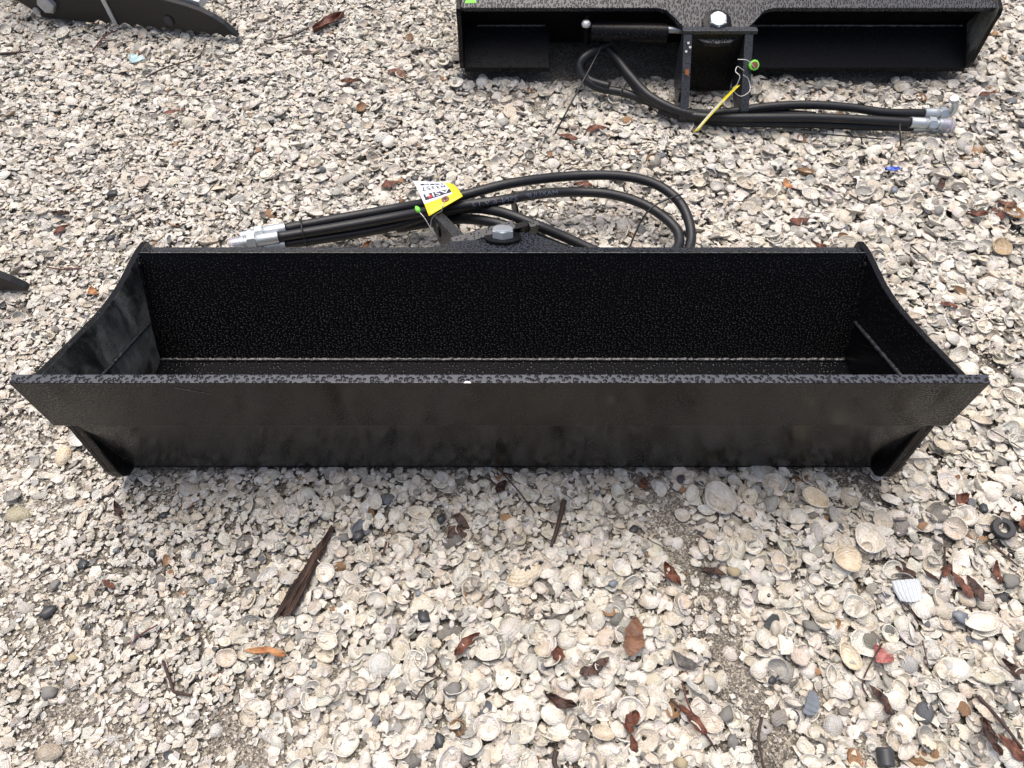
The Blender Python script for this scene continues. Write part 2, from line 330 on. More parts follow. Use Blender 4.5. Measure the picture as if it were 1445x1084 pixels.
# ------------------------------------------------------------------ the tilt buckets
W2 = .587; T = .010
def bucket_body(name, label, loc, rz, pivot_x=0, bracket_rot=0, full_back=True, bracket_tilt=0, bracket_drop=0.0):
    b = thing(name, label, 'bucket', loc, rz)
    # cutting edge runs past the side plates
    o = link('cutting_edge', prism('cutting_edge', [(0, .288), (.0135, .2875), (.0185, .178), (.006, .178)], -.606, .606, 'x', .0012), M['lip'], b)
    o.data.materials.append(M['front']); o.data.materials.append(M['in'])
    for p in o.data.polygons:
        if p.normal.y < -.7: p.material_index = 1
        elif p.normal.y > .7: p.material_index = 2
    ch = link('paint_chip', prism('paint_chip', [(-.0445, -.0006), (-.035, -.0008), (-.037, .002), (-.042, .0024)], .2881, .2887, 'z', 0), M['chip'], b)
    x0, x1 = -.577, .577
    sq = link('scratch', mesh('scratch', [(-.405, -.0004+.0003, .277), (-.365, .0004+.0003, .262), (-.364, .0004+.0003, .2628), (-.404, -.0004+.0003, .2785)], [(0, 1, 2, 3)]), M['weld'], b)
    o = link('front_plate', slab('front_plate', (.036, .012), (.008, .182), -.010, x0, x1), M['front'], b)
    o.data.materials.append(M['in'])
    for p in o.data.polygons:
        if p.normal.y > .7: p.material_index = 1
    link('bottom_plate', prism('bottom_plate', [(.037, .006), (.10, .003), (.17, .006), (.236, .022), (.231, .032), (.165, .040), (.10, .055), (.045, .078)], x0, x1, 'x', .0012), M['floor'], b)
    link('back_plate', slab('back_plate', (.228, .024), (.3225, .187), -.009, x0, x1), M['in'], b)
    # side plates with the concave upper edge and the rounded heel that stands proud of the front plate
    top = cat_rom([(.014, .281), (.071, .256), (.135, .229), (.195, .206), (.25, .192), (.30, .186), (.335, .181), (.362, .173)], 5)
    outl = [(.012, .176), (.008, .045), (.012, .022), (.022, .007), (.038, .001), (.25, .001), (.33, .012), (.352, .026), (.360, .045), (.362, .14), (.366, .160)] + [tuple(p) for p in top[::-1]] + [(.0195, .276), (.0195, .18)]
    for s in (-1, 1):
        o = link('side_plate', prism('side_plate', outl, s*.577, s*W2, 'x', .0012), M['side'] if s < 0 else M['dark'], b)
        if s < 0:
            o.data.materials.append(M['dark'])
            for p in o.data.polygons:
                if p.normal.x < .5: p.material_index = 1
        link('heel_strip', prism('heel', [(.0135, .172), (.0095, .046), (.0135, .024), (.0235, .009), (.037, .003), (.0365, .0115), (.0125, .170)], s*.5758, s*.5768, 'x', 0), M['dark'], b)
        link('wear_plate', prism('wear', [(.012, .174), (.008, .045), (.012, .022), (.022, .007), (.038, .001), (.25, .001), (.25, .03), (.06, .05), (.05, .174)], s*.5872, s*.5945, 'x', .001), M['dark'], b)
        # lining plate inside the cheek, welded along its upper edge
        lin = [(.05, .03), (.095, .169), (.252, .099), (.226, .034), (.16, .02)]
        q = link('cheek_liner', prism('cheek_liner', lin, s*.5725, s*.5768, 'x', .0006), M['side'] if s < 0 else M['in'], b)
        wp = [Vector((s*.5725, .094 + .159*t, .1695 - .071*t)) for t in np.linspace(0, 1, 46)]
        link('weld_bead', tube_mesh('weld', wp, [.0032*random.uniform(.8, 1.2) for _ in wp], 7, .1), M['weld'], b)
        wp = [Vector((s*.576, .237 + .076*t, .036 + .140*t)) for t in np.linspace(0, 1, 50)]
        link('weld_bead', tube_mesh('weld', wp, [.0035*random.uniform(.8, 1.25) for _ in wp], 7, .1), M['dark'], b)
    wp = [Vector((x, .2255 + random.uniform(-.0004, .0004), .0345)) for x in np.linspace(-.572, .572, 330)]
    link('weld_bead', tube_mesh('weld', wp, [.0034*(1 + .16*math.sin(i_*1.9))*random.uniform(.7, 1.25) for i_, _ in enumerate(wp)], 7, .14), M['weld'], b)
    # top flange with the trapezoid ear that carries the pivot
    px = pivot_x
    fl = [(-.577, .3245), (.577, .3245), (.577, .357), (px+.125, .357), (px+.105, .363), (px+.05, .426), (px+.028, .439), (px, .442), (px-.028, .439), (px-.05, .426), (px-.105, .363), (px-.125, .357), (-.577, .357)]
    o = link('top_flange', prism('top_flange', fl, -.012, 0, 'z', .001), M['top'], b)
    sl = R(-25); o.data.transform(Matrix.Translation((0, .3105, .189)) @ Matrix.Rotation(sl, 4, 'X') @ Matrix.Translation((0, -.3105, 0)))
    wp = [Vector((x, .3222, .1872)) for x in np.linspace(-.575, .575, 260)]
    link('edge_weld', tube_mesh('weld', wp, [.0011*random.uniform(.4, 1.4) for _ in wp], 6, .1), M['weld'], b)
    nrm = Vector((0, math.sin(-sl), math.cos(sl)))
    pv = Vector((px, .3105+.0855*math.cos(sl), .189 - (.392-.3105)*math.sin(-sl)))
    o = link('pivot_washer', lathe_mesh('washer', [(0, .031), (.004, .031), (.0045, .030), (.0045, .014)], pv - nrm*.0005, pv + nrm, 32), M['dark'], b)
    bm_ = link('pivot_bolt', lathe_mesh('bolt', [(.004, .0195), (.015, .0195), (.0165, .0180)], pv, pv + nrm, 6, True), M['zinc'], b)
    link('bolt_face', lathe_mesh('face', [(.0155, .0172), (.0178, .0162), (.0184, .013)], pv, pv + nrm, 24), M['zinc'], bm_)
    # skirt on the back below the weld line, lower pivot plate
    for xa, xb in ((-.577, px+.045-.09 if not full_back else -.02), (.381, .577)) if not full_back else ((-.577, .577),):
        link('back_skirt', prism('back_skirt', [(.282, .088), (.356, .030), (.356, .020), (.345, .018), (.274, .074)], xa, xb, 'x', .001), M['dark'], b)
        wp = [Vector((x, .282, .0895)) for x in np.linspace(xa+.01, xb-.03, 150)]
        link('weld_bead', tube_mesh('weld', wp, [.003*random.uniform(.6, 1.25) for _ in wp], 6, .12), M['weld'], b)
    # swinging bracket with two ears
    k = link('mounting_bracket', prism('bracket', [(-.082, .150), (.076 if not full_back else .03, .150), (.076 if not full_back else .03, .158), (-.082, .158)], .018, .034, 'y', .001), M['ear'], b)
    k.data.transform(Matrix.Identity(4))
    k.rotation_euler = (bracket_tilt, 0, bracket_rot)
    k.location = Vector((px, .388, .15 - bracket_drop)) - k.rotation_euler.to_matrix() @ Vector((0, 0, .15))
    cw = link('web_plate', prism('web', [(.02, .012), (.030, .012), (.030, .149), (.02, .149)], -.055, .055, 'x', .001), M['dark'], k)
    ear = [(.015, .150), (.035, .150), (.062, .120), (.10, .080), (.138, .036), (.142, .018), (.134, .004), (.115, .002), (.03, .03), (.015, .06)]
    for s in (-1, 1):
        e = link('ear', prism('ear', ear if s < 0 or full_back is False else [(.015 + (p[0]-.015)*.45, p[1]) for p in ear], s*.056, s*.074, 'x', .0012), M['ear'], k)
        link('pin_boss', lathe_mesh('boss', [(0, .015), (.004, .015), (.004, .010)], (s*.0735, .100, .048), (s*.090, .100, .048), 20), M['dark'], e)
    link('pivot_barrel', lathe_mesh('barrel', [(0, .028), (.135, .028)], (0, 0, .012), (0, 0, 1), 24), M['dark'], k)
    return b
BX, BY = -.0152, .545
b1 = bucket_body('tilt_bucket', 'wet black steel tilt bucket in the middle with its open side up', (BX, BY, 0), 0, 0, R(22), True, R(23), .010)
b2 = bucket_body('tilt_bucket', 'wet black steel tilt bucket turned back to front at the top right', (.467, 1.967, .002), math.pi, .028, 0, False)
# cylinder slung under the flange of the rear bucket
def child(o, par):
    o.parent = par; bpy.context.view_layer.update(); o.matrix_parent_inverse = par.matrix_world.inverted(); return o
bpy.context.view_layer.update()
cy = child(link('tilt_cylinder', lathe_mesh('cylinder', [(0, .012), (.004, .021), (.17, .021), (.172, .016)], P(832, 44, .115), P(950, 47, .12), 24), M['dark']), b2)
link('cylinder_rod', lathe_mesh('rod', [(.13, .008), (.225, .008)], P(832, 38, .125), P(950, 42, .13), 16), M['steel'], cy)
link('cylinder_pin', lathe_mesh('pin', [(0, .011), (.09, .011)], P(827, 60, .05), P(827, 60, .05)+Vector((0, .0, 1)), 16), M['dark'], cy)
link('pin_head', lathe_mesh('head', [(0, .010), (.005, .010), (.009, .007), (.010, .003)], P(827, 36, .138), P(827, 36, .138)+Vector((0, 0, 1)), 20), M['galv'], cy)
rs = child(link('rust_spot', prism('rust', [(-.004, -.006), (.004, -.006), (.005, .004), (-.003, .007)], -.0004, 0.0006, 'z', 0), M['rust']), b2)
rs.matrix_parent_inverse = Matrix.Identity(4); rs.location = (.028+.065, .396+.085, .0995); rs.rotation_euler = (R(-45), 0, 0)
for (dx, dy_) in ((.004, .0), (-.004, -.006), (.0, -.012)):
    c_ = link('paint_chip', prism('chip', [(-.0025, -.002), (.0025, -.0015), (.002, .002), (-.002, .0025)], -.0004, .0008, 'z', 0), M['chip'], b2)
    c_.location = (.028+.065+dx, .396+.055+dy_, .129-dy_); c_.rotation_euler = (R(-45), 0, 0)

# ------------------------------------------------------------------ hoses
HR = .0093
def hose(par, pts, name='hydraulic_hose', r=HR):
    path = cat_rom([P(*p) for p in pts], 9)
    return child(link(name, tube_mesh('hose', path, r, 16), M['rubber']), par), path
def fitting(h, path, cap=False, L=.034, elbow=None):
    p = path[0]; d = (path[0] - path[2]).normalized(); q = p + d
    def ch(nm, prof, mt, hx=False):
        o = link(nm, lathe_mesh(nm, prof, p, q, 20, hx), mt, h); o.matrix_parent_inverse = h.matrix_world.inverted(); return o
    ch('ferrule', [(-.004, .0118), (L*.25, .0114), (L*.3, .0118), (L*.62, .0114), (L*.67, .0118), (L, .0115), (L+.003, .0098)], M['zinc'])
    ch('hex_nut', [(L+.003, .010), (L+.004, .0142), (L+.018, .0142), (L+.019, .012)], M['zinc'], True)
    if elbow is None:
        ch('stem', [(L+.018, .009), (L+.024, .009), (L+.0245, .012), (L+.031, .012), (L+.0315, .0095), (L+.045, .0095)], M['zinc'])
        if cap: ch('dust_cap', [(L+.031, .0128), (L+.05, .0126), (L+.053, .010)], M['clear'])
    else:
        e0 = p + d*(L+.018); e1 = e0 + d*.014
        o = link('elbow', tube_mesh('elbow', cat_rom([e0, e1, e1 + elbow*.5 + d*.006, e1 + elbow], 6), .0075, 12), M['zinc'], h)
        o = link('flare_nut', lathe_mesh('flare', [(-.002, .0088), (.006, .0088)], e1 + elbow, e1 + elbow*1.3, 16), M['galv'], h)
# bucket in front
h1, p1 = hose(b1, [(400, 323, .034), (470, 310, .036), (560, 294, .05), (640, 279, .09), (720, 259, .10), (800, 249, .086), (870, 248, .085), (920, 258, .08), (955, 281, .072), (972, 312, .06), (974, 345, .05), (955, 372, .05), (900, 385, .06)])
h2, p2 = hose(b1, [(390, 335, .040), (470, 322, .043), (560, 306, .055), (640, 292, .09), (700, 284, .10), (760, 274, .085), (810, 271, .068), (860, 274, .066), (905, 287, .06), (940, 309, .054), (958, 332, .05), (950, 356, .05), (900, 372, .06)])
h3, p3 = hose(b1, [(400, 345, .022), (500, 330, .024), (560, 318, .034), (610, 303, .06), (660, 294, .074), (705, 299, .09), (750, 315, .09), (800, 336, .07), (850, 358, .055), (900, 370, .06)])
h4, p4 = hose(b1, [(560, 322, .022), (610, 314, .04), (655, 309, .058), (700, 315, .075), (745, 330, .07), (790, 349, .05), (840, 368, .05), (880, 378, .06)])
fitting(h1, p1); fitting(h2, p2, True); fitting(h3, p3)
def hose_print(h, path, s, frac0, frac1, size, mat):
    """lettering run along the hose, upside down as seen from the front"""
    v, f = text_mesh(s, size); wd = max(a.x for a in v)
    L = [0]
    for a, c_ in zip(path, path[1:]): L.append(L[-1] + (c_ - a).length)
    out = []
    camp = Vector((0, 0, H))
    for a in v:
        d = L[-1]*(frac0 + (frac1 - frac0)*a.x/wd)
        i = max(0, min(len(path)-2, int(np.searchsorted(L, d))-1)); t = (d - L[i])/(L[i+1]-L[i])
        c_ = path[i].lerp(path[i+1], t); T_ = (path[i+1] - path[i]).normalized()
        V = (camp - c_).normalized(); side = T_.cross(V).normalized(); U = side.cross(T_).normalized()
        ang = (a.y - size*.35)/HR
        out.append(c_ + (U*math.cos(ang) - side*math.sin(ang))*(HR + .0004))
    o = link('printed_lettering', mesh('print', out, f), mat, h); o.matrix_parent_inverse = h.matrix_world.inverted()
hose_print(h2, p2, 'MAXULIP', .578, .505, .0125, M['grey_ink'])
hose_print(h2, p2, '2SN-6.9.12', .488, .40, .012, M['grey_ink'])
def tie_ring(par, path, i, rr=.0235, cen=None, name='cable_tie'):
    c_ = cen or path[i]; T_ = (path[i+1] - path[i]).normalized(); up = Vector((0, 0, 1)); N = (up - T_*up.dot(T_)).normalized(); B = T_.cross(N)
    pts = [c_ + N*math.cos(a)*rr + B*math.sin(a)*rr*1.0 for a in np.linspace(0, 2*math.pi, 25)]
    return child(link(name, tube_mesh('tie', pts, .0014, 6, caps=False), M['tie']), par)
tie_ring(h1, p1, 3, .026, (p1[3] + p2[3] + p3[4])/3)
child(link('cable_tie', tube_mesh('tie', cat_rom([P(963, 274, .088), P(945, 280, .088), P(920, 293, .083), P(903, 315, .06), P(889, 348, .03)], 8), .0017, 6), M['tie']), h1)
# bucket behind
g1, q1 = hose(b2, [(1305, 160, .022), (1250, 159, .03), (1200, 152, .036), (1140, 148, .038), (1080, 151, .034), (1030, 158, .026), (980, 160, .022), (930, 148, .03), (900, 126, .04), (880, 100, .05), (862, 80, .058), (842, 73, .062), (826, 80, .056), (820, 97, .045), (832, 113, .035), (860, 122, .03)])
g2, q2 = hose(b2, [(1287, 173, .034), (1220, 169, .036), (1150, 166, .036), (1080, 166, .034), (1020, 166, .03), (970, 162, .026), (920, 145, .024), (880, 131, .022), (845, 124, .024), (824, 110, .04), (818, 92, .06), (828, 78, .075), (850, 66, .08), (880, 50, .09)])
g3, q3 = hose(b2, [(1290, 179, .018), (1220, 178, .016), (1150, 175, .016), (1080, 174, .016), (1020, 172, .016), (970, 166, .016), (930, 155, .018)])
g4, q4 = hose(b2, [(1150, 164, .018), (1090, 160, .018), (1030, 163, .018), (970, 160, .03), (920, 138, .045), (890, 108, .055), (868, 80, .066), (850, 60, .08)])
fitting(g1, q1, elbow=P(1346, 138, .06) - P(1341, 157, .022), L=.03); fitting(g2, q2, True, .03); fitting(g3, q3, True, .03)
child(link('cable_tie', tube_mesh('tie', [P(858, 47, .10), P(835, 92, .085), P(808, 142, .045), P(783, 189, .012)], .0019, 6), M['tie']), g1)
child(link('cable_tie', tube_mesh('tie', cat_rom([P(1060, 180, .02), P(1110, 185, .02), P(1170, 190, .018), P(1250, 197, .016)], 4), .0017, 6), M['tie']), g3)
child(link('cable_tie', tube_mesh('tie', [P(1270, 174, .04), P(1270, 190, .025), P(1271, 206, .014)], .0016, 6), M['tie']), g3)
child(link('cable_tie', tube_mesh('tie', cat_rom([P(884, 118, .055), P(879, 126, .055), P(876, 133, .04)], 4), .002, 6), M['tie']), g1)

# ------------------------------------------------------------------ tags
def patch(c00, c10, c01, c11, bulge):
    """bent card: u along the reading direction, v from the top edge down"""
    def S(u, v):
        a = c00.lerp(c10, u); b_ = c01.lerp(c11, u); p = a.lerp(b_, v)
        return p + Vector((0, 0, 1))*bulge*math.sin(math.pi*v)*(.6 + .4*u)
    return S
def patch_n(S, u, v):
    e = .01; a = S(u+e, v) - S(u-e, v); b_ = S(u, v+e) - S(u, v-e); nn = b_.cross(a).normalized()
    return nn if nn.z > 0 else -nn
def card(S, u0, u1, v0, v1, off, th=0, n_=12, hole=None):
    v, f = [], []
    for j in range(n_+1):
        for i in range(n_+1):
            u, w_ = u0 + (u1-u0)*i/n_, v0 + (v1-v0)*j/n_
            v.append(S(u, w_) + patch_n(S, u, w_)*off)
    N_ = len(v)
    for j in range(n_):
        for i in range(n_):
            a = j*(n_+1)+i; f.append((a, a+1, a+n_+2, a+n_+1))
    if th:
        v += [p - patch_n(S, u0 + (u1-u0)*(k % (n_+1))/n_, v0 + (v1-v0)*(k//(n_+1))/n_)*th for k, p in enumerate(v[:N_])]
        f += [tuple(x+N_ for x in q[::-1]) for q in f]
        rim = [i for i in range(n_+1)] + [(j*(n_+1)+n_) for j in range(1, n_+1)] + [n_*(n_+1)+i for i in range(n_-1, -1, -1)] + [j*(n_+1) for j in range(n_-1, 0, -1)]
        for a, b_ in zip(rim, rim[1:] + rim[:1]): f.append((a, a+N_, b_+N_, b_))
    return v, f
def print_on(S, s, u0, u1, v0, v1, off, mat, par, name, slant=0):
    v, f = text_mesh(s, 1.0); xs = [a.x for a in v]; ys = [a.y for a in v]
    out = []
    for a in v:
        x = (a.x - min(xs))/(max(xs)-min(xs)); y = (a.y - min(ys))/(max(ys)-min(ys))
        u = u0 + (u1-u0)*x; w_ = v1 + (v0-v1)*y
        out.append(S(u, w_) + patch_n(S, u, w_)*off)
    return link(name, mesh(name, out, f), mat, par)
S1 = patch(P(653, 277, .115), P(605, 305, .105), P(636, 258.5, .085), P(582, 255.5, .075), .010)
t1 = thing('hang_tag', 'yellow and white paper tag with black print lying across the hoses', 'tag')
o = link('card', mesh('card', *card(S1, 0, 1, 0, 1, 0, .0006), True), M['yellow'], t1)
link('label_panel', mesh('panel', *card(S1, .20, 1.0, .24, 1.0, .0006), True), M['white'], t1)
link('logo_box', mesh('logo', *card(S1, .20, .93, .30, .45, .0010), True), M['ink'], t1)
print_on(S1, 'ASI', .24, .70, .32, .435, .0014, M['white'], t1, 'logo_lettering')
link('logo_mark', mesh('mark', *card(S1, .73, .83, .32, .40, .0014, n_=4)), M['red'], t1)
link('logo_mark', mesh('mark', *card(S1, .78, .88, .37, .43, .0016, n_=4)), M['white'], t1)
print_on(S1, '#3357', .24, .90, .55, .70, .0012, M['ink'], t1, 'stock_number')
for i, (ua, ub) in enumerate(((.26, .31), (.36, .47), (.49, .60), (.64, .68), (.70, .73), (.75, .86))):
    link('small_print', mesh('print', *card(S1, ua, ub, .76, .83, .0012, n_=3)), M['ink'], t1)
ec = S1(.44, .16); en = patch_n(S1, .44, .16)
link('eyelet', lathe_mesh('eyelet', [(-.001, .0075), (.0018, .0075), (.0022, .0045)], ec, ec + en, 20), M['brown'], t1)
link('eyelet_hole_shade', lathe_mesh('hole', [(.0022, .0035), (.0026, .003)], ec, ec + en, 14), M['ink'], t1)  # black disc painting the dark inside the eyelet, nothing pierced
wr = cat_rom([ec, P(624, 291, .115), P(624, 297, .105), P(616, 302, .10), P(610, 308, .095), P(608, 316, .085), P(609, 325, .075), P(615, 330, .07), P(619, 336, .055)], 6)
link('wire', tube_mesh('wire', wr, .0008, 6), M['wire'], t1)
wr = cat_rom([P(606, 335, .055), P(611, 331, .065), P(609, 325, .075), P(603, 314, .085), P(597, 305, .092), P(590, 298, .095)], 6)
link('wire', tube_mesh('wire', wr, .0008, 6), M['wire'], t1)
link('green_clip', lathe_mesh('clip', [(0, .001), (.004, .0045), (.010, .005), (.016, .001)], P(592, 300, .095), P(586, 290, .098), 8), M['green'], t1)

S2 = patch(P(1044, 120, .105), P(1038, 122, .075), P(985, 184, .030), P(978, 187, .012), .006)
t2 = thing('hang_tag', 'yellow tag seen edge on, wired to the rear bucket bracket', 'tag')
link('card', mesh('card', *card(S2, 0, 1, 0, 1, 0, .0006), True), M['yellow'], t2)
link('label_panel', mesh('panel', *card(S2, .25, .75, .35, .95, .0006), True), M['white'], t2)
for pts in ([(1040, 120, .1), (1034, 126, .09), (1045, 136, .08), (1058, 128, .085), (1056, 112, .1), (1049, 106, .115)],
            [(1050, 100, .115), (1041, 94, .125), (1038, 101, .12), (1044, 108, .115), (1040, 120, .10)],
            [(1041, 84, .14), (1054, 85, .14), (1062, 92, .13), (1066, 97, .12)]):
    link('wire', tube_mesh('wire', cat_rom([P(*p) for p in pts], 6), .0008, 6), M['wire'], t2)
ep = P(1064, 92, .115); ed = (Vector((.1, -.8, .6)))
link('green_collar', lathe_mesh('collar', [(-.012, .008), (.002, .0108), (.003, .007)], ep, ep + ed, 14), M['green'], t2)
link('eyelet', lathe_mesh('eyelet', [(.002, .0075), (.0045, .007), (.005, .003)], ep, ep + ed, 16), M['brown'], t2)
# green scrap on the flange end
gs = P(664, 2, .19)
tag(link('paper_scrap', prism('scrap', [(gs.x-.012, gs.y-.004), (gs.x+.012, gs.y-.002), (gs.x+.01, gs.y+.012), (gs.x-.01, gs.y+.01)], .1875, .1885, 'z', 0), M['green']), 'small bright green scrap on the rear bucket flange', 'scrap')

# ------------------------------------------------------------------ other attachments at the edge of the yard
def tine(par, px_list, hgt, th, yoff):
    pass
def thumb():
    t = thing('excavator_thumb', 'dull black steel thumb with toothed lower edge at the top left', 'attachment')
    A = P(336, 58, .0); Bq = P(62, 27, .0); ux = (A - Bq).normalized(); L = (A - Bq).length
    n_ = Vector((ux.y, -ux.x, 0)); n_ = n_ if n_.y < 0 else -n_
    lo = []; k = 15
    for i in range(k*4+1):
        s = L*(1 - i/(k*4.0)); ph = (i % 4)/4
        lo.append((s, .004 + .010*abs(math.sin(math.pi*ph)) if s > L*.25 else .004))
    hi = [(-.06, .05), (-.16, .16), (0, .24), (.2, .2), (L-.24, .10), (L-.15, .084), (L-.115, .078), (L-.08, .069), (L-.05, .056), (L-.026, .04), (L-.009, .022), (L+.001, .008)]
    out = hi[::-1][:1] + lo[1:] + hi[:-1]
    def plate(y0, y1, nm, cutx=0):
        me = prism(nm, [(p[0]-cutx, p[1]) for p in out], y0, y1, 'y', .0012, 1)
        me.transform(Matrix(((ux.x, n_.x*-1, 0, Bq.x), (ux.y, n_.y*-1, 0, Bq.y), (0, 0, 1, 0), (0, 0, 0, 1))))
        return link('tine_plate', me, M['thumb'], t)
    plate(0, .018, 'plate'); plate(.10, .118, 'plate', .16)
    def at_(s, z, off): return Bq + ux*s + n_*off + Vector((0, 0, z))
    # web between the plates, bolts and the raised strip
    me = prism('web', [(L*.45, .118), (L*.70, .094), (L*.84, .080), (L*.84, .06), (L*.45, .09)], .0185, .0995, 'y', .001); me.transform(Matrix(((ux.x, -n_.x, 0, Bq.x), (ux.y, -n_.y, 0, Bq.y), (0, 0, 1, 0), (0, 0, 0, 1)))); link('web', me, M['galv'], t)
    link('bolt_head', lathe_mesh('bolt', [(0, .023), (.012, .023), (.015, .019)], at_(.036, .046, .0005), at_(.036, .046, .02), 6, True), M['galv'], t)
    link('bolt_head', lathe_mesh('bolt', [(0, .010), (.006, .010)], at_(-.006, .021, .0005), at_(-.006, .021, .02), 6, True), M['galv'], t)
    es_ = link('edge_strip', prism('strip', [(0, 0), (.012, 0), (.004, .11), (-.008, .11)], -.004, 0, 'y', .001), M['zinc'], t)
    es_.data.transform(Matrix.Translation(at_(L*.375, .012, .0005)) @ Matrix.Rotation(math.atan2(ux.y, ux.x), 4, 'Z'))
    hc = at_(L*.675, .034, 0)
    link('hole_collar', lathe_mesh('collar', [(0, .014), (.003, .014), (.0035, .010)], hc, hc + n_, 20), M['thumb'], t)
    link('bolt_hole_shade', lathe_mesh('hole', [(.003, .0105), (.0042, .010)], hc, hc + n_, 20), M['ink'], t)  # solid black disc standing for the shaded inside of the hole
thumb()
tp = P(38, 409, .004)
tt = thing('bucket_tooth', 'black steel tooth tip poking in at the left edge beside the shells', 'attachment', (tp.x, tp.y, 0))
link('tooth', prism('tooth', [(0, 0), (-.02, .0), (-.35, .02), (-.35, .14), (-.16, .085), (-.09, .068), (-.05, .05), (-.02, .026), (-.003, .008)], 0, .016, 'y', .002), M['thumb'], tt)
link('tooth_web', prism('web', [(-.30, .03), (-.12, .03), (-.14, .06), (-.30, .06)], .0165, .09, 'y', .002), M['thumb'], tt)

# ------------------------------------------------------------------ shell shapes (unit width, hinge towards +y)
def thicken(v, f, t):
    """sheet -> closed body of thickness t with its own rim faces"""
    v = [Vector(p) for p in v]; nrm = [Vector() for _ in v]
    for q in f:
        nn = (v[q[1]] - v[q[0]]).cross(v[q[2]] - v[q[0]])
        for i in q: nrm[i] += nn
    N = len(v); inn = [p - (nv.normalized() if nv.length else Vector((0, 0, 1)))*t for p, nv in zip(v, nrm)]
    vv = v + inn; ff = list(f) + [tuple(i+N for i in q[::-1]) for q in f]; sm = [True]*len(ff)
    ed = {}
    for q in f:
        for a, b_ in zip(q, q[1:] + q[:1]): ed[(a, b_)] = 1
    for (a, b_) in ed:
        if (b_, a) not in ed:
            k = len(vv); vv += [v[a], v[b_], inn[b_], inn[a]]; ff.append((k+1, k, k+3, k+2)); sm.append(False)
    return vv, ff, sm
def valve(seed, wx=1.0, wy=.86, h=.26, ribs=0, ribamp=.0, hole=False, cut=None, nr=6, na=22, t=.05, wob=.045):
    r_ = random.Random(seed); v, f = [], []
    ph = [r_.uniform(0, 6.28) for _ in range(3)]
    ap = Vector((r_.uniform(-.05, .05), .16*wy))
    ring0 = 1 if hole else 0
    def pt(i, k):
        rr = (i/nr)**.8; a = 2*math.pi*k/na
        ou = Vector((.5*wx*math.cos(a), .5*wy*math.sin(a)))
        if math.sin(a) > .55: ou *= 1 + .10*(math.sin(a)-.55)        # beak of the hinge
        if math.sin(a) > 0: ou.x *= 1 - .12*math.sin(a)**2
        ou *= 1 + wob*math.sin(2*a + ph[0]) + wob*.6*math.sin(3*a + ph[1]) + wob*.4*math.sin(5*a + ph[2])
        p = ap.lerp(ou, rr); z = h*(1 - rr**2.1)**.75
        z += ribamp*math.cos(ribs*a)*rr*(1 - .3*rr) if ribs else 0
        z += .005*math.sin(9*rr + ph[0]) + .010*math.sin(3*a + ph[1])*rr
        return Vector((p.x, p.y, z))
    if not hole: v.append(pt(0, 0))
    for i in range(1, nr+1):
        for k in range(na): v.append(pt(i, k))
    o = 0 if hole else 1
    if not hole:
        for k in range(na): f.append((0, o+k, o+(k+1) % na))
    for i in range(nr-1):
        for k in range(na):
            a = o+i*na+k; b_ = o+i*na+(k+1) % na; f.append((a, a+na, b_+na, b_))
    if cut:
        ang, off = cut; d = Vector((math.cos(ang), math.sin(ang)))
        keep = []
        for q in f:
            c_ = sum((v[i] for i in q), Vector())/len(q)
            if c_.x*d.x + c_.y*d.y + .06*math.sin(11*(c_.x*d.y - c_.y*d.x) + seed) < off: keep.append(q)
        f = keep
        used = sorted({i for q in f for i in q}); mp = {i: j for j, i in enumerate(used)}
        v = [v[i] for i in used]; f = [tuple(mp[i] for i in q) for q in f]
    return thicken(v, f, t)
def shard(seed, t=.11, curve=.5):
    r_ = random.Random(seed); n_ = r_.randint(4, 7); v = [Vector((0, 0, 0))]; f = []
    asp = r_.uniform(.5, .95); an = sorted(r_.uniform(0, 6.28) for _ in range(n_))
    an = [2*math.pi*(i + r_.uniform(-.33, .33))/n_ for i in range(n_)]
    ra = [r_.uniform(.36, .56) for _ in an]
    for s in (.55, 1.0):
        for a, r0 in zip(an, ra): v.append(Vector((math.cos(a)*r0*s, math.sin(a)*r0*s*asp, 0)))
    for p in v: p.z = .14 - curve*(p.x**2 + .5*p.y**2) + r_.uniform(-.012, .012)
    for k in range(n_):
        k2 = (k+1) % n_; f.append((0, 1+k, 1+k2)); f.append((1+k, 1+n_+k, 1+n_+k2, 1+k2))
    return thicken(v, f, t)
def crumb(seed):
    r_ = random.Random(seed); bm = bmesh.new(); bmesh.ops.create_icosphere(bm, subdivisions=1, radius=.5)
    s = (1, r_.uniform(.6, .95), r_.uniform(.35, .6))
    for q in bm.verts:
        q.co *= r_.uniform(.78, 1.15); q.co = Vector((q.co.x*s[0], q.co.y*s[1], q.co.z*s[2] + .2))
    v = [q.co.copy() for q in bm.verts]; bm.verts.index_update(); f = [tuple(x.index for x in q.verts) for q in bm.faces]; bm.free()
    return v, f, [False]*len(f)
def proto_mesh(name, vf):
    v, f, sm = vf; me = mesh(name, v, f); me.polygons.foreach_set('use_smooth', sm); me.materials.append(M['shell']); return me
KINDS = []       # (mesh, height, what it is)
for i in range(4): KINDS.append((proto_mesh('round_valve', valve(i, 1, .92, .27, t=.042)), .27, 'round clam shell'))
for i in range(4): KINDS.append((proto_mesh('oval_valve', valve(20+i, 1, .70, .23, t=.042, wob=.04)), .23, 'oval clam shell'))
for i in range(3): KINDS.append((proto_mesh('ribbed_valve', valve(40+i, 1, .84, .25, 19, .020, na=76, nr=7, t=.045)), .25, 'ribbed cockle shell'))
for i in range(2): KINDS.append((proto_mesh('long_valve', valve(60+i, 1, .52, .13, t=.045, wob=.05)), .13, 'long narrow shell'))
for i in range(2): KINDS.append((proto_mesh('holed_valve', valve(70+i, 1, .80, .16, hole=True, t=.07, wob=.06)), .16, 'holed worn shell'))
NW = len(KINDS)
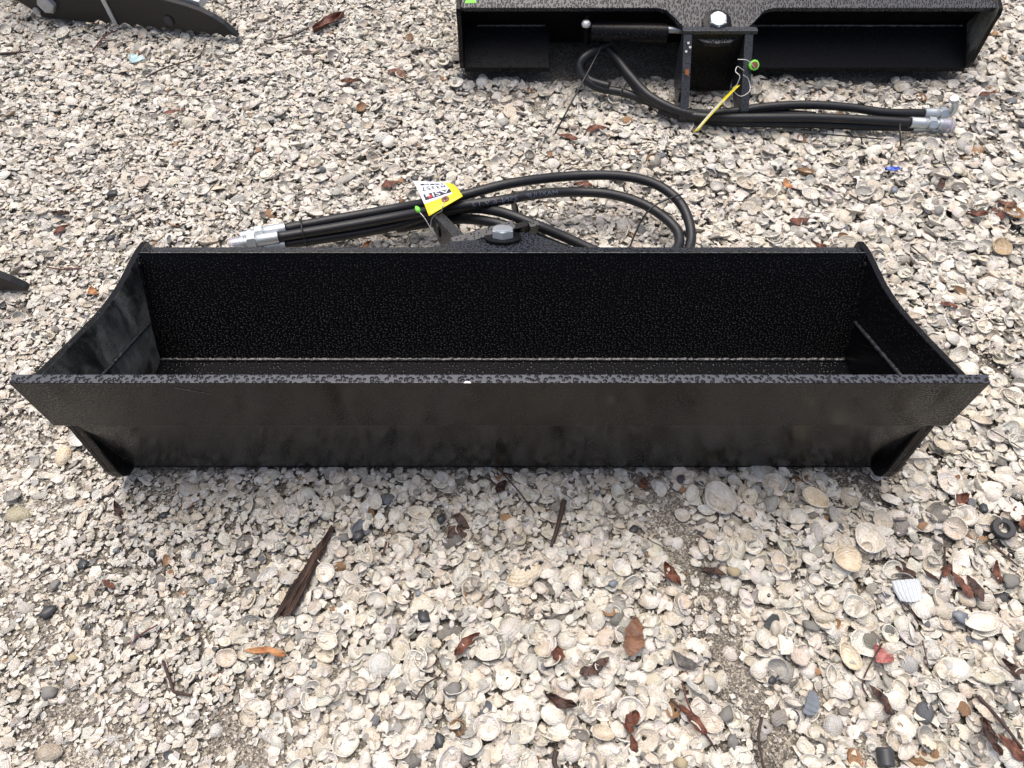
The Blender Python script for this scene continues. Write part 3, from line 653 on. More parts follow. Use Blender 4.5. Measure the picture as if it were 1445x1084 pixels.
for i in range(8): KINDS.append((proto_mesh('broken_valve', valve(80+i, 1, random.uniform(.7, .9), .19, 19 if i % 4 == 0 else 0, .018 if i % 4 == 0 else 0, na=52 if i % 4 == 0 else 22, cut=(random.uniform(0, 6.28), random.uniform(.0, .2)), t=.045)), .18, 'broken shell'))
NB = len(KINDS)
for i in range(14): KINDS.append((proto_mesh('shard', shard(200+i, random.uniform(.05, .11), random.uniform(.2, .8))), .13, 'flat shell fragment'))
NS = len(KINDS)
for i in range(6): KINDS.append((proto_mesh('crumb', crumb(300+i)), .4, 'shell grit'))
NC = len(KINDS)

# ------------------------------------------------------------------ where the shells lie: a height map they settle on one by one
CELL = .004; X0, X1, Y0, Y1 = -2.0, 2.0, -.15, 2.45
NX, NY = int((X1-X0)/CELL), int((Y1-Y0)/CELL)
xs = X0 + (np.arange(NX)+.5)*CELL; ys = Y0 + (np.arange(NY)+.5)*CELL
GX, GY = np.meshgrid(xs, ys)
hm = GZ + .004 + .004*np.sin(GX*7.1 + 1.3*np.sin(GY*5))*np.sin(GY*6.3 + 1) + .003*np.sin(GX*19 + GY*13)
def seg_dist(X, Y, a, b_):
    ax, ay, bx, by = a.x, a.y, b_.x, b_.y; L2 = (bx-ax)**2 + (by-ay)**2 + 1e-9
    t = np.clip(((X-ax)*(bx-ax) + (Y-ay)*(by-ay))/L2, 0, 1)
    return np.hypot(X - ax - t*(bx-ax), Y - ay - t*(by-ay))
# bare sandy streaks
BARE = [([(925, 670), (955, 760), (1010, 860), (1060, 950), (1095, 1090)], .052), ([(1195, 662), (1262, 715)], .035),
        ([(1250, 470), (1345, 505), (1420, 530)], .030), ([(1215, 95), (1240, 110)], .04), ([(-20, 850), (60, 905), (95, 1000)], .018),
        ([(300, 1030), (360, 1060)], .03), ([(690, 125), (790, 150)], .03), ([(-10, 425), (20, 430)], .03), ([(1150, 165), (1400, 190)], .012)]
bare = np.zeros_like(hm)
wn_ = .016*np.sin(GX*31 + 4*np.sin(GY*17)) + .010*np.sin(GY*37 + 3*np.sin(GX*23)) + .011*np.sin(GX*97 + GY*71) + .008*np.sin(GX*151 - GY*133)
for pl, wd in BARE:
    pp = [P(*q) for q in pl]; d = np.min([seg_dist(GX, GY, a, b_) for a, b_ in zip(pp, pp[1:])], axis=0)
    bare = np.maximum(bare, np.clip(1.1 - (d + wn_)/wd, 0, 1))
hm = np.maximum(hm - .003*bare, GZ + .0006)
# coarse / fine sorting of the shells over the yard
coarse = np.clip(.46 + .70*GX + .22*np.sin(GX*3.1 + 2) * np.sin(GY*4.3 + .6) + .15*np.sin(GX*8 + GY*9), 0, 1)
coarse = np.maximum(coarse, .42*np.clip((GY-.75)/.3, 0, 1) + .10*np.sin(GX*5 + GY*7))
coarse = np.clip(coarse + .35*np.exp(-((GX-.1)**2/.10 + (GY-.25)**2/.03)) - .25*np.exp(-((GX+.55)**2/.06 + (GY-.18)**2/.02)), 0, 1)
keep_out = np.zeros_like(hm, bool)
for (cx, ya, yb) in ((BX, BY+.040, BY+.345), (.467, 1.967-.345, 1.967-.04)):
    keep_out |= (np.abs(GX-cx) < .578) & (GY > ya) & (GY < yb)
STUFF = {k: [] for k in ('pos', 'rot', 'scl', 'idx', 'tint')}
BIG = []
def tint(rg, whole):
    c = rg.random()
    if c < .58: base = np.array((.765, .742, .685))*rg.uniform(.78, 1.04)
    elif c < .78: base = np.array((.705, .655, .565))*rg.uniform(.74, 1.05)
    elif c < .90: base = np.array((.54, .535, .51))*rg.uniform(.65, 1.15)
    elif c < .94: base = np.array((.66, .595, .505))*rg.uniform(.75, 1.05)
    elif c < .987: base = np.array((.34, .325, .30))*rg.uniform(.55, 1.15)
    elif c < .994: base = np.array((.15, .16, .18))*rg.uniform(.5, 1.2)
    else: base = np.array((.38, .23, .13))*rg.uniform(.6, 1.0)
    return base*(1 + rg.normal(0, .012, 3))
def lay(x, y, d, k, flip, tilt, col=None, big=None, lift=0):
    """drop one piece of width d on the pile and raise the pile under it"""
    r = d*.5; i0 = int((x-r-X0)/CELL); i1 = int((x+r-X0)/CELL)+1; j0 = int((y-r-Y0)/CELL); j1 = int((y+r-Y0)/CELL)+1
    if i0 < 1 or j0 < 1 or i1 >= NX-1 or j1 >= NY-1: return
    ci, cj = int((x-X0)/CELL), int((y-Y0)/CELL)
    if keep_out[cj, ci]: return
    win = hm[j0:j1, i0:i1]
    mean = win.mean(); mx_ = win.max()
    z = mean + .18*(mx_-mean)
    gx = (win[:, -1].mean() - win[:, 0].mean())/max(2*r, .004); gy = (win[-1].mean() - win[0].mean())/max(2*r, .004)
    gx = max(-.7, min(.7, gx)); gy = max(-.7, min(.7, gy))
    rz = rng.uniform(0, 6.283); cz, sz = math.cos(rz), math.sin(rz)
    lx, ly = gx*cz + gy*sz, -gx*sz + gy*cz
    rx = math.atan(ly)*.8 + rng.normal(0, tilt); ry = -math.atan(lx)*.8 + rng.normal(0, tilt)
    hh = KINDS[k][1]*d
    zz = z + (hh*.95 if flip else 0) + lift - .06*d
    if flip: rx = math.pi + rx
    rec = ((x, y, zz), (rx, ry, rz), d, k, col if col is not None else tint(rng, k < NB), flip)
    if big is not None: BIG.append((rec, big))
    else:
        STUFF['pos'].append(rec[0]); STUFF['rot'].append(rec[1]); s_ = rng.uniform(.85, 1.15)
        STUFF['scl'].append((d, d*s_, d)); STUFF['idx'].append(k); STUFF['tint'].append(rec[4])
    if d > .006:
        dd = (GX[j0:j1, i0:i1]-x)**2 + (GY[j0:j1, i0:i1]-y)**2; q = np.clip(1 - dd/(r*r), 0, 1)
        top = z + (hh*.55*(1-.6*q) if flip else hh*np.sqrt(q)*.8)
        hm[j0:j1, i0:i1] = np.where(q > 0, np.maximum(win, top), win)
def in_view(x, y): return abs(x) < .80 + .37*y
def cell(A, x, y): return A[int((y-Y0)/CELL), int((x-X0)/CELL)]
def rand_xy():
    while True:
        y = rng.uniform(-.02, 2.25); x = rng.uniform(-1.75, 1.75)
        if in_view(x, y): return x, y
for _ in range(34000):                                   # grit
    x, y = rand_xy(); lay(x, y, rng.uniform(.003, .0075), int(rng.integers(NS, NC)), False, .5)
for _ in range(170000):                                   # extra grit on the bare streaks
    x, y = rand_xy()
    if cell(bare, x, y) > .25: lay(x, y, rng.uniform(.0025, .0075), int(rng.integers(NB, NC)), False, .6, np.array((.40, .375, .34))*rng.uniform(.3, 1.5))
jobs = []
for _ in range(128000):                                   # broken bits
    x, y = rand_xy(); c = cell(coarse, x, y); bq = cell(bare, x, y)
    if rng.random() < bq*.88: continue
    d = (1 - .35*bq)* float(np.clip(rng.lognormal(math.log(.0098 + .0045*c), .38), .0045, .030))
    if rng.random() < .50*c: continue
    jobs.append((rng.random(), x, y, d, int(rng.integers(NW, NB)) if d > .013 and rng.random() < .45 else int(rng.integers(NB, NS))))
for _ in range(33000):                                   # whole valves
    x, y = rand_xy(); c = cell(coarse, x, y); bq = cell(bare, x, y)
    if rng.random() < max(bq*.95, .72*(1-c)): continue
    d = float(np.clip(rng.lognormal(math.log(.0142 + .0125*c), .27), .009, .037))
    jobs.append((.25 + .75*rng.random(), x, y, d, int(rng.choice([0, 1, 2, 3, 4, 5, 6, 7, 8, 9, 10, 11, 12, 13, 14] + list(range(NW, NB))*2))))
jobs.sort()
cut_i = int(len(jobs)*.93)
for (_, x, y, d, k) in jobs[:cut_i]: lay(x, y, d, k, rng.random() < (.45 if k < NB else .3), .30 if k < NB else .32)
# the largest shells, one by one; the first ones where the photograph shows notable ones
WHITE, CREAM, GREY, PINK, BLUEG = (.80, .77, .70), (.72, .63, .49), (.42, .41, .39), (.66, .50, .42), (.30, .35, .42)
NOTED = [(487, 250, 34, 11, False, GREY, 'large grey fan shaped shell behind the hoses, its narrow end up'),
         (740, 808, 50, 17, False, CREAM, 'large pale tan broken shell with a small hole, centre front'),
         (1110, 912, 36, 24, False, WHITE, 'square white shell fragment beside the sandy streak'),
         (1198, 928, 40, 5, True, (.74, .66, .52), 'hollow shell with an orange stained middle, right front'),
         (1222, 765, 44, 1, True, WHITE, 'big round cup of shell behind the ribbed clear fragment'),
         (1190, 795, 42, 0, True, CREAM, 'big cream cup of shell left of the ribbed clear fragment'),
         (1300, 855, 40, 2, False, WHITE, 'smooth white shell right of the ribbed clear fragment'),
         (1380, 880, 46, 5, True, WHITE, 'large white oval shell under the dark bark bits at the right'),
         (1410, 355, 30, 1, True, (.46, .36, .24), 'tan brown cup of shell at the right edge beyond the bucket corner'),
         (110, 618, 28, 0, True, (.74, .74, .72), 'clean white cup of shell beside the front left corner of the bucket'),
         (85, 640, 30, 9, False, CREAM, 'tan ribbed shell just below the white cup at the bucket corner'),
         (1015, 705, 50, 14, True, (.60, .57, .52), 'big grey oyster like shell below the right half of the bucket'),
         (800, 905, 30, 0, False, (.64, .62, .56), 'grey white ringed clam shell left of the large tan leaf'),
         (762, 945, 0, 0, False, WHITE, ''), (780, 1010, 34, 1, False, WHITE, 'round white ringed clam shell at the centre bottom'),
         (850, 1036, 34, 4, True, (.62, .56, .46), 'hollow shell with brown inside left of the small rust leaf, bottom'),
         (873, 1030, 26, 8, False, WHITE, 'white scalloped shell touching the small rust leaf, bottom'),
         (975, 1010, 34, 6, False, (.60, .58, .54), 'smooth grey oval shell beside the red twig, bottom'),
         (1255, 640, 36, 12, False, WHITE, ''), (1395, 690, 40, 11, False, WHITE, 'long white shell right of the bucket heel'),
         (20, 722, 36, 5, False, (.40, .37, .27), 'mossy tan oval shell at the left edge below the bucket'),
         (65, 1060, 36, 4, False, (.42, .37, .30), 'brown grey oval clam shell near the bottom left corner'),
         (405, 140, 30, 17, True, (.56, .50, .44), ''), (720, 155, 34, 25, False, (.56, .5, .42), 'flat grey brown shell slab in front of the rear bucket'),
         (655, 820, 0, 0, False, WHITE, ''), (520, 345, 0, 0, False, WHITE, ''), (463, 905, 32, 2, True, WHITE, 'white cup of shell below the bark stick'),
         (460, 810, 30, 0, True, WHITE, 'white hollow shell touching the right side of the bark stick'),
         (1145, 710, 40, 6, True, CREAM, 'cream oval hollow shell below the right end of the bucket'),
         (1075, 660, 46, 9, False, GREY, 'large grey ribbed shell tucked under the bucket lip at the right'),
         (1345, 945, 40, 3, False, WHITE, 'knobbly white shell right of the pink chip')]
for (px, py, s, k, flip, col, lab) in NOTED:
    if s and lab:
        p = P(px, py, 0); dep = p.y*cp + H*sp_
        lay(p.x, p.y, s*dep/F, k, flip, .10, np.array(col), lab, .002)
cand = 0
while len(BIG) < 300 and cand < 9000:
    cand += 1
    x, y = rand_xy(); c = cell(coarse, x, y)
    if rng.random() > .12 + c or cell(bare, x, y) > .3: continue
    if y < .14 or abs(x) > .60 + .37*y or y > 1.95: continue
    d = float(rng.uniform(.0255, .032 + .010*c)); k = int(rng.choice([0, 1, 2, 3, 4, 5, 6, 7, 8, 9, 10, 11, 13, 14] + list(range(NW, NB))))
    lay(x, y, d, k, rng.random() < .5, .22, None, '')
for (_, x, y, d, k) in jobs[cut_i:]:
    if d < .02: lay(x, y, d, k, rng.random() < .4, .24)
for _ in range(2500):
    x, y = rand_xy(); lay(x, y, rng.uniform(.003, .006), int(rng.integers(NS, NC)), False, .5)

# everything that nobody could count: one object
pc = bpy.data.meshes.new('shell_bed'); npt = len(STUFF['pos']); pc.from_pydata(STUFF['pos'], [], [])
for nm, ty, key in (('rot', 'FLOAT_VECTOR', 'vector'), ('scl', 'FLOAT_VECTOR', 'vector'), ('tint', 'FLOAT_VECTOR', 'vector')):
    pc.attributes.new(nm, ty, 'POINT').data.foreach_set(key, np.array(STUFF[nm], np.float32).ravel())
pc.attributes.new('pick', 'INT', 'POINT').data.foreach_set('value', np.array(STUFF['idx'], np.int32))
bed = link('shell_bed', pc, M['shell']); tag(bed, kind='stuff')
protos = bpy.data.collections.new('shell_shapes')
for i, (me, _, _) in enumerate(KINDS): protos.objects.link(bpy.data.objects.new('shape_%03d' % i, me))
ng = bpy.data.node_groups.new('scatter', 'GeometryNodeTree')
ng.interface.new_socket('Geometry', in_out='INPUT', socket_type='NodeSocketGeometry'); ng.interface.new_socket('Geometry', in_out='OUTPUT', socket_type='NodeSocketGeometry')
gi = ng.nodes.new('NodeGroupInput'); go = ng.nodes.new('NodeGroupOutput'); iop = ng.nodes.new('GeometryNodeInstanceOnPoints')
ci = ng.nodes.new('GeometryNodeCollectionInfo'); ci.inputs['Collection'].default_value = protos; ci.inputs['Separate Children'].default_value = True; ci.inputs['Reset Children'].default_value = True
def attr(nm, ty):
    a = ng.nodes.new('GeometryNodeInputNamedAttribute'); a.data_type = ty; a.inputs['Name'].default_value = nm; return a.outputs['Attribute']
gl = ng.links; gl.new(gi.outputs[0], iop.inputs['Points']); gl.new(ci.outputs[0], iop.inputs['Instance'])
iop.inputs['Pick Instance'].default_value = True; gl.new(attr('pick', 'INT'), iop.inputs['Instance Index'])
e2r = ng.nodes.new('FunctionNodeEulerToRotation'); gl.new(attr('rot', 'FLOAT_VECTOR'), e2r.inputs[0]); gl.new(e2r.outputs[0], iop.inputs['Rotation'])
gl.new(attr('scl', 'FLOAT_VECTOR'), iop.inputs['Scale']); gl.new(iop.outputs[0], go.inputs[0])
bed.modifiers.new('scatter', 'NODES').node_group = ng

# ------------------------------------------------------------------ litter on the shells
def zat(p, r=.008):
    i, j = int((p.x-X0)/CELL), int((p.y-Y0)/CELL); k = max(1, int(r/CELL)); wv_ = hm[max(0, j-k):j+k+1, max(0, i-k):i+k+1]
    return float(.5*wv_.mean() + .5*wv_.max())
LAND = []
def leaf_mesh(seed, wd=.42, curl=.12):
    """blade with a midrib, an uneven margin and a bend; some are torn or blunt"""
    r_ = random.Random(seed*7+3); v, f = [], []; n_ = 15; ph = r_.uniform(0, 6); e0 = r_.uniform(.55, 1.15); e1 = r_.uniform(.45, .95); bend = r_.uniform(-.16, .16)
    torn = r_.random() < .5; tt = r_.uniform(.3, .8); side = r_.choice((-1, 1))
    for i in range(n_):
        t = i/(n_-1); base_ = wd*.5*(math.sin(math.pi*min(1, t)**e0)**e1 if 0 < t < 1 else .06)
        for k, q in enumerate((-1, -.5, 0, .5, 1)):
            wv_ = base_*(1 + .14*math.sin(13*t + ph + 2*q) + .07*math.sin(29*t + ph*2 + q))
            if torn and q*side > 0: wv_ *= 1 - .75*math.exp(-((t-tt)/.10)**2)
            v.append(Vector((q*wv_ + bend*math.sin(math.pi*t), t-.5, curl*abs(q)**1.5*wd - .025*(q == 0) + .09*math.sin(2.6*t + ph) + .035*math.sin(9*t + q*2 + ph))))
    for i in range(n_-1):
        for k in range(4): a = i*5+k; f.append((a, a+1, a+6, a+5))
    return thicken(v, f, .012)
LEAF = [leaf_mesh(i, .36 + .05*(i % 4), (.1, .25, .5, -.15)[i % 4]) for i in range(13)]
LM = {}
def leaf_obj(px, py, ln, ang, mt, label, i, wd=1.0, name='dead_leaf', cat='leaf', tiltx=0):
    p = P(px, py, .004); dep = p.y*cp + (H-.004)*sp_; L = ln*dep/F
    key = (i % 13, mt)
    if key not in LM:
        v, f, sm = LEAF[i % 13]; me = mesh('leaf', v, f); me.polygons.foreach_set('use_smooth', sm); me.materials.append(M[mt]); LM[key] = me
    o = bpy.data.objects.new(name, LM[key]); C.objects.link(o)
    o.location = (p.x, p.y, zat(p, L*.35) + .003); o.scale = (L*wd, L, L*.6); o.rotation_euler = (random.uniform(-.1, .1) + tiltx, random.uniform(-.15, .15), R(ang))
    tag(o, label, cat, 'fallen leaves on the shells' if cat == 'leaf' else None); LAND.append((label, p))
# px, py, length, angle of its long axis (0 = up the picture, anticlockwise), material, label
LEAVES = [
 (892, 900, 62, -15, 'leaf_tan', 'largest tan brown leaf lying flat at the centre front', 1.2), (660, 910, 46, -48, 'leaf_rust', 'narrow orange brown leaf on white shells left of the largest leaf', .75),
 (950, 808, 40, 28, 'leaf_rust', 'red brown leaf at the edge of the sandy streak', .9), (640, 740, 44, -20, 'leaf_dark', 'dark brown crinkled leaf right of the bark stick', 1.3),
 (838, 942, 48, -62, 'leaf_dark', 'dark curled leaf just left below the largest tan leaf', .95), (790, 988, 50, 66, 'leaf_dark', 'dark rolled leaf bit above the white ringed clam shell', .7),
 (892, 1022, 34, -24, 'leaf_rust', 'small rust leaf standing next to the white scalloped shell', 1.2), (893, 1050, 26, 10, 'leaf_rust', 'small rust leaf scrap at the bottom edge', .9),
 (968, 932, 44, 58, 'leaf_grey', 'grey brown oval leaf beside the sandy streak', .9), (975, 1018, 50, 42, 'leaf_rust', 'brown leaf lying under the red twig at the bottom', .7),
 (787, 926, 22, 0, 'leaf_rust', 'small dark red round leaf left of the largest leaf', 1.7), (1272, 805, 44, 8, 'leaf_dark', 'dark bark flake standing above the ribbed clear fragment', 1.0),
 (1355, 826, 44, 25, 'leaf_rust', 'brown leaf lying left of the black leaf at the right', 1.0), (1374, 832, 40, 12, 'leaf_dark', 'nearly black leaf between shells at the right', 1.0),
 (1408, 808, 34, -8, 'leaf_rust', 'dark red leaf sliver under the black washer', .7), (1357, 708, 30, -45, 'leaf_rust', 'red brown leaf left of the black washer', 1.1),
 (1442, 735, 44, 5, 'leaf_rust', 'rust leaf cut by the right edge beside the washer', .9), (1241, 988, 46, 30, 'leaf_dark', 'dark brown leaf below the pink chip', .9),
 (1432, 948, 48, 52, 'leaf_dark', 'dark red brown leaf at the right edge, lower part', .8), (1395, 1040, 50, 10, 'leaf_dark', 'dark leaf in the bottom right corner left of the bark', .7),
 (1425, 1055, 44, 40, 'leaf_rust', 'red brown leaf in the bottom right corner', .9), (1312, 815, 30, 40, 'leaf_dark', 'dark leaf strip left of the two brown leaves at the right', .6),
 (1332, 808, 24, -40, 'leaf_rust', 'small rust leaf scrap above the two brown leaves at the right', 1.0), (708, 686, 24, -30, 'leaf_dark', 'small dark leaf just below the middle of the bucket', 1.2),
 (908, 676, 22, -20, 'leaf_rust', 'orange brown leaf scrap close under the bucket front', 1.2), (150, 822, 26, 60, 'leaf_rust', 'brown leaf scrap left front among white shells', .9),
 (1008, 803, 38, 70, 'leaf_dark', 'dark leaf strip across the sandy streak', .7), (165, 715, 30, 35, 'leaf_dark', 'dark bark scrap below the left end of the bucket', .7),
 (464, 32, 56, -42, 'leaf_rust', 'long rust red leaf at the top left of the rear bucket', .6), (560, 104, 28, 70, 'leaf_tan', 'tan leaf left of the rear bucket', 1.1),
 (245, 156, 32, -75, 'leaf_rust', 'brown leaf on fine shells in the upper left', .8), (84, 320, 24, -40, 'leaf_rust', 'brown leaf left of the bucket rear corner', 1.0),
 (84, 298, 28, 80, 'leaf_dark', 'dark leaf above the brown leaf left of the bucket rear corner', .8), (550, 255, 26, -70, 'leaf_rust', 'red leaf behind the paper tag', 1.1),
 (841, 184, 34, -68, 'leaf_rust', 'rust leaf below the rear hose loop', .9), (802, 195, 26, 75, 'leaf_rust', 'small rust leaf below the stiff black cable tie', 1.0),
 (822, 262, 26, 75, 'leaf_rust', 'red leaf half under the looped hoses', 1.0), (1126, 314, 30, -80, 'leaf_rust', 'red brown leaf behind the right half of the bucket', .9),
 (1168, 268, 24, 35, 'leaf_dark', 'dark brown leaf beyond the right half of the bucket', .9), (1326, 262, 34, -35, 'leaf_dark', 'dark leaf standing up right of the bucket rear corner', .7),
 (1418, 290, 26, 70, 'leaf_tan', 'tan leaf near the right edge beyond the bucket', 1.1), (1375, 306, 30, 80, 'leaf_rust', 'red leaf right of the bucket rear corner', .8),
 (1407, 304, 22, 20, 'leaf_rust', 'small rust leaf near the right edge beyond the bucket', 1.2), (1334, 437, 26, 75, 'leaf_rust', 'red brown leaf right of the bucket cheek', 1.0),
 (1156, 345, 20, 60, 'leaf_rust', 'leaf scrap close behind the bucket flange', 1.0), (494, 118, 26, 80, 'leaf_tan', 'grey brown leaf strip in the upper middle', .8),
 (943, 312, 20, 30, 'leaf_rust', 'small red leaf inside the hose loop', 1.0), (433, 70, 20, 85, 'leaf_dark', 'small dark leaf below the long rust red leaf', 1.0),
 (1390, 138, 28, -70, 'leaf_rust', 'red leaf right of the rear hose fittings', .7), (690, 30, 0, 0, '', '', 1)]
for i, (px, py, ln, ang, mt, lab, wd) in enumerate(LEAVES):
    if ln: leaf_obj(px, py, ln, ang, mt, lab, i, wd)
leaf_obj(1246, 922, 30, 40, 'chip_pink', 'flat dull pink chip among white shells at the right', 5, 1.7, 'chip', 'chip')
leaf_obj(372, 919, 62, 84, 'chip_orange', 'orange wood splinter under a shell, left front', 4, .5, 'wood_splinter', 'splinter')
leaf_obj(130, 405, 18, 40, 'chip_orange', 'small orange chip left of the bucket cheek', 5, 1.4, 'chip', 'chip')
leaf_obj(518, 344, 20, -35, 'chip_orange', 'small orange red chip behind the bucket flange', 5, .8, 'chip', 'chip')
leaf_obj(1112, 262, 20, 30, 'chip_orange', 'pale orange chip beyond the middle of the bucket', 5, 1.5, 'chip', 'chip')

# sticks and twigs
def stick(pts, r0, r1, mt, label, name='twig', jit=.12, zoff=.004, sides=7, grp=None):
    pp = [P(q[0], q[1], .004) for q in pts]
    for p in pp: p.z = zat(p, .006) + zoff
    path = cat_rom(pp, 6); n_ = len(path); c0 = path[0].copy()
    o = link(name, tube_mesh(name, [q - c0 for q in path], [r0 + (r1-r0)*i/(n_-1) for i in range(n_)], sides, jit), M[mt]); o.location = c0
    tag(o, label, 'twig' if name == 'twig' else 'stick', grp); LAND.append((label, path[n_//2]))
# broken bark stick with a splintered end
pa, pb = P(411, 845, .006), P(466, 750, .006); pa.z = zat(pa, .015)+.006; pb.z = zat(pb, .015)+.005
dv = pb - pa; L = dv.length; v, f = [], []; NSD = 12; NRG = 22
for i in range(NRG+1):
    t = i/NRG; rr = .0085*(1 - .55*t**1.3)*(1 + .12*math.sin(11*t))
    for k in range(NSD):
        a = 2*math.pi*k/NSD; q = rr*(1 + .28*math.sin(3*a + 1.2) + .22*math.sin(5*a + 3*t) + random.uniform(-.16, .16))
        ee = 0
        if i == 0: ee = -random.uniform(0, .03)
        if i == NRG: ee = random.uniform(0, .012)
        v.append(Vector((q*math.cos(a), t*L + ee, q*math.sin(a)*.55)))
for i in range(NRG):
    for k in range(NSD): k2 = (k+1) % NSD; f.append((i*NSD+k, (i+1)*NSD+k, (i+1)*NSD+k2, i*NSD+k2))
f.append(tuple(range(NSD))); f.append(tuple(NRG*NSD+k for k in range(NSD))[::-1])
sc_ = .1
o = link('bark_stick', mesh('bark_stick', [q/sc_ for q in v], f), M['bark']); o.location = pa; o.scale = (sc_,)*3; o.rotation_mode = 'QUATERNION'; o.rotation_quaternion = dv.to_track_quat('Y', 'Z')
tag(o, 'dark brown splintered bark stick lying left of centre in front of the bucket', 'stick'); LAND.append(('bark stick', pa.lerp(pb, .5)))
TW = [([(796, 705), (789, 735), (778, 771)], .0045, .0026, 'twig', 'thick straight dark twig below the middle of the bucket'),
 ([(229, 932), (238, 962), (243, 974), (268, 980)], .0022, .0018, 'twig', 'bent dark twig with a knee in the lower left'),
 ([(178, 908), (200, 892), (220, 880)], .0014, .0011, 'twig_red', 'thin reddish twig above the bent twig in the lower left'),
 ([(700, 655), (730, 690), (755, 722)], .0012, .0008, 'twig', 'hair thin twig leaning from under the bucket middle'),
 ([(545, 765), (540, 785)], .0016, .0012, 'twig_red', 'short reddish twig right of the bark stick'),
 ([(587, 990), (600, 970), (618, 955)], .0014, .001, 'twig', 'thin dark twig in the front between the two leaves'),
 ([(945, 988), (968, 1012), (995, 1040), (1010, 1060)], .0018, .0012, 'twig', 'dark twig lying over the brown leaf at the bottom'),
 ([(962, 965), (968, 990), (975, 1010)], .0014, .001, 'twig_red', 'red stalk rising from the brown leaf at the bottom'),
 ([(1078, 1010), (1072, 1040), (1078, 1084)], .0020, .0014, 'twig', 'dark twig along the sandy streak at the bottom edge'),
 ([(1335, 770), (1330, 800), (1320, 828)], .0016, .0012, 'twig', 'thin brown twig above the ribbed clear fragment'),
 ([(1402, 765), (1420, 782), (1438, 800)], .0020, .0014, 'twig', 'dark twig below the black washer'),
 ([(1375, 985), (1410, 1020), (1440, 1058)], .0026, .0018, 'twig', 'thick dark twig in the bottom right corner'),
 ([(1340, 580), (1385, 608), (1440, 640)], .0010, .0008, 'twig', 'hair thin twig right of the bucket front corner'),
 ([(390, 52), (415, 47), (436, 39)], .0026, .0018, 'twig', 'curved grey twig left of the long rust leaf at the top'),
 ([(-5, 73), (20, 71), (42, 73)], .0034, .0018, 'twig', 'dark twig at the left edge below the black thumb'),
 ([(130, 70), (148, 52), (165, 42)], .0018, .0012, 'twig_red', 'thin brown twig below the black thumb'),
 ([(205, 108), (232, 92), (278, 80), (290, 62)], .0020, .0012, 'twig', 'long thin bent twig below the tip of the black thumb'),
 ([(62, 372), (85, 375), (112, 374)], .0016, .0012, 'twig_red', 'reddish twig right of the black tooth tip'),
 ([(240, 130), (280, 133), (318, 128)], .0012, .0009, 'twig', 'thin pale twig in the upper left middle'),
 ([(1200, 272), (1222, 284), (1250, 300)], .0014, .001, 'twig', 'dark twig beyond the right rear of the bucket'),
 ([(1325, 225), (1332, 235), (1340, 248)], .0016, .001, 'twig', 'short dark twig above the standing dark leaf at the right'),
 ([(1285, 350), (1300, 362), (1312, 372)], .0014, .001, 'twig', 'short dark twig right of the bucket rear corner'),
 ([(1242, 910), (1218, 960), (1226, 985)], .0012, .001, 'twig', 'thin dark twig running past the pink chip'),
 ([(1265, 845), (1282, 862), (1296, 880)], .0012, .001, 'twig', 'thin dark twig below the ribbed clear fragment'),
 ([(785, 1060), (782, 1075), (788, 1090)], .0034, .003, 'twig', 'stub of a dark twig at the bottom edge, centre'),
 ([(1300, 905), (1308, 940)], .001, .0008, 'twig_red', 'short red stalk above the dark leaf at the right')]
for q in TW: stick(*q, grp='twigs on the shells')

# pebbles and odd bits
def pebble(px, py, s, mt, label, flat=.42, ell=.75, seed=0, name='pebble', cat='pebble'):
    p = P(px, py, .004); dep = p.y*cp + H*sp_; d = .82*s*dep/F; r_ = random.Random(seed + int(px))
    bm = bmesh.new(); bmesh.ops.create_icosphere(bm, subdivisions=2, radius=.5)
    off = Vector((r_.uniform(0, 50), r_.uniform(0, 50), 0))
    for q in bm.verts:
        k = 1 + .55*noise.noise(q.co*2.6 + off) + .15*noise.noise(q.co*7 + off); q.co = Vector((q.co.x*k*d, q.co.y*k*d*ell, q.co.z*k*d*flat))
    o = link(name, bm_mesh(name, bm, True), M[mt]); o.location = (p.x, p.y, zat(p, d*.4) + d*flat*.10); o.rotation_euler = (random.uniform(-.2, .2), random.uniform(-.2, .2), r_.uniform(0, 3.1))
    tag(o, label, cat, 'pebbles among the shells'); LAND.append((label, p))
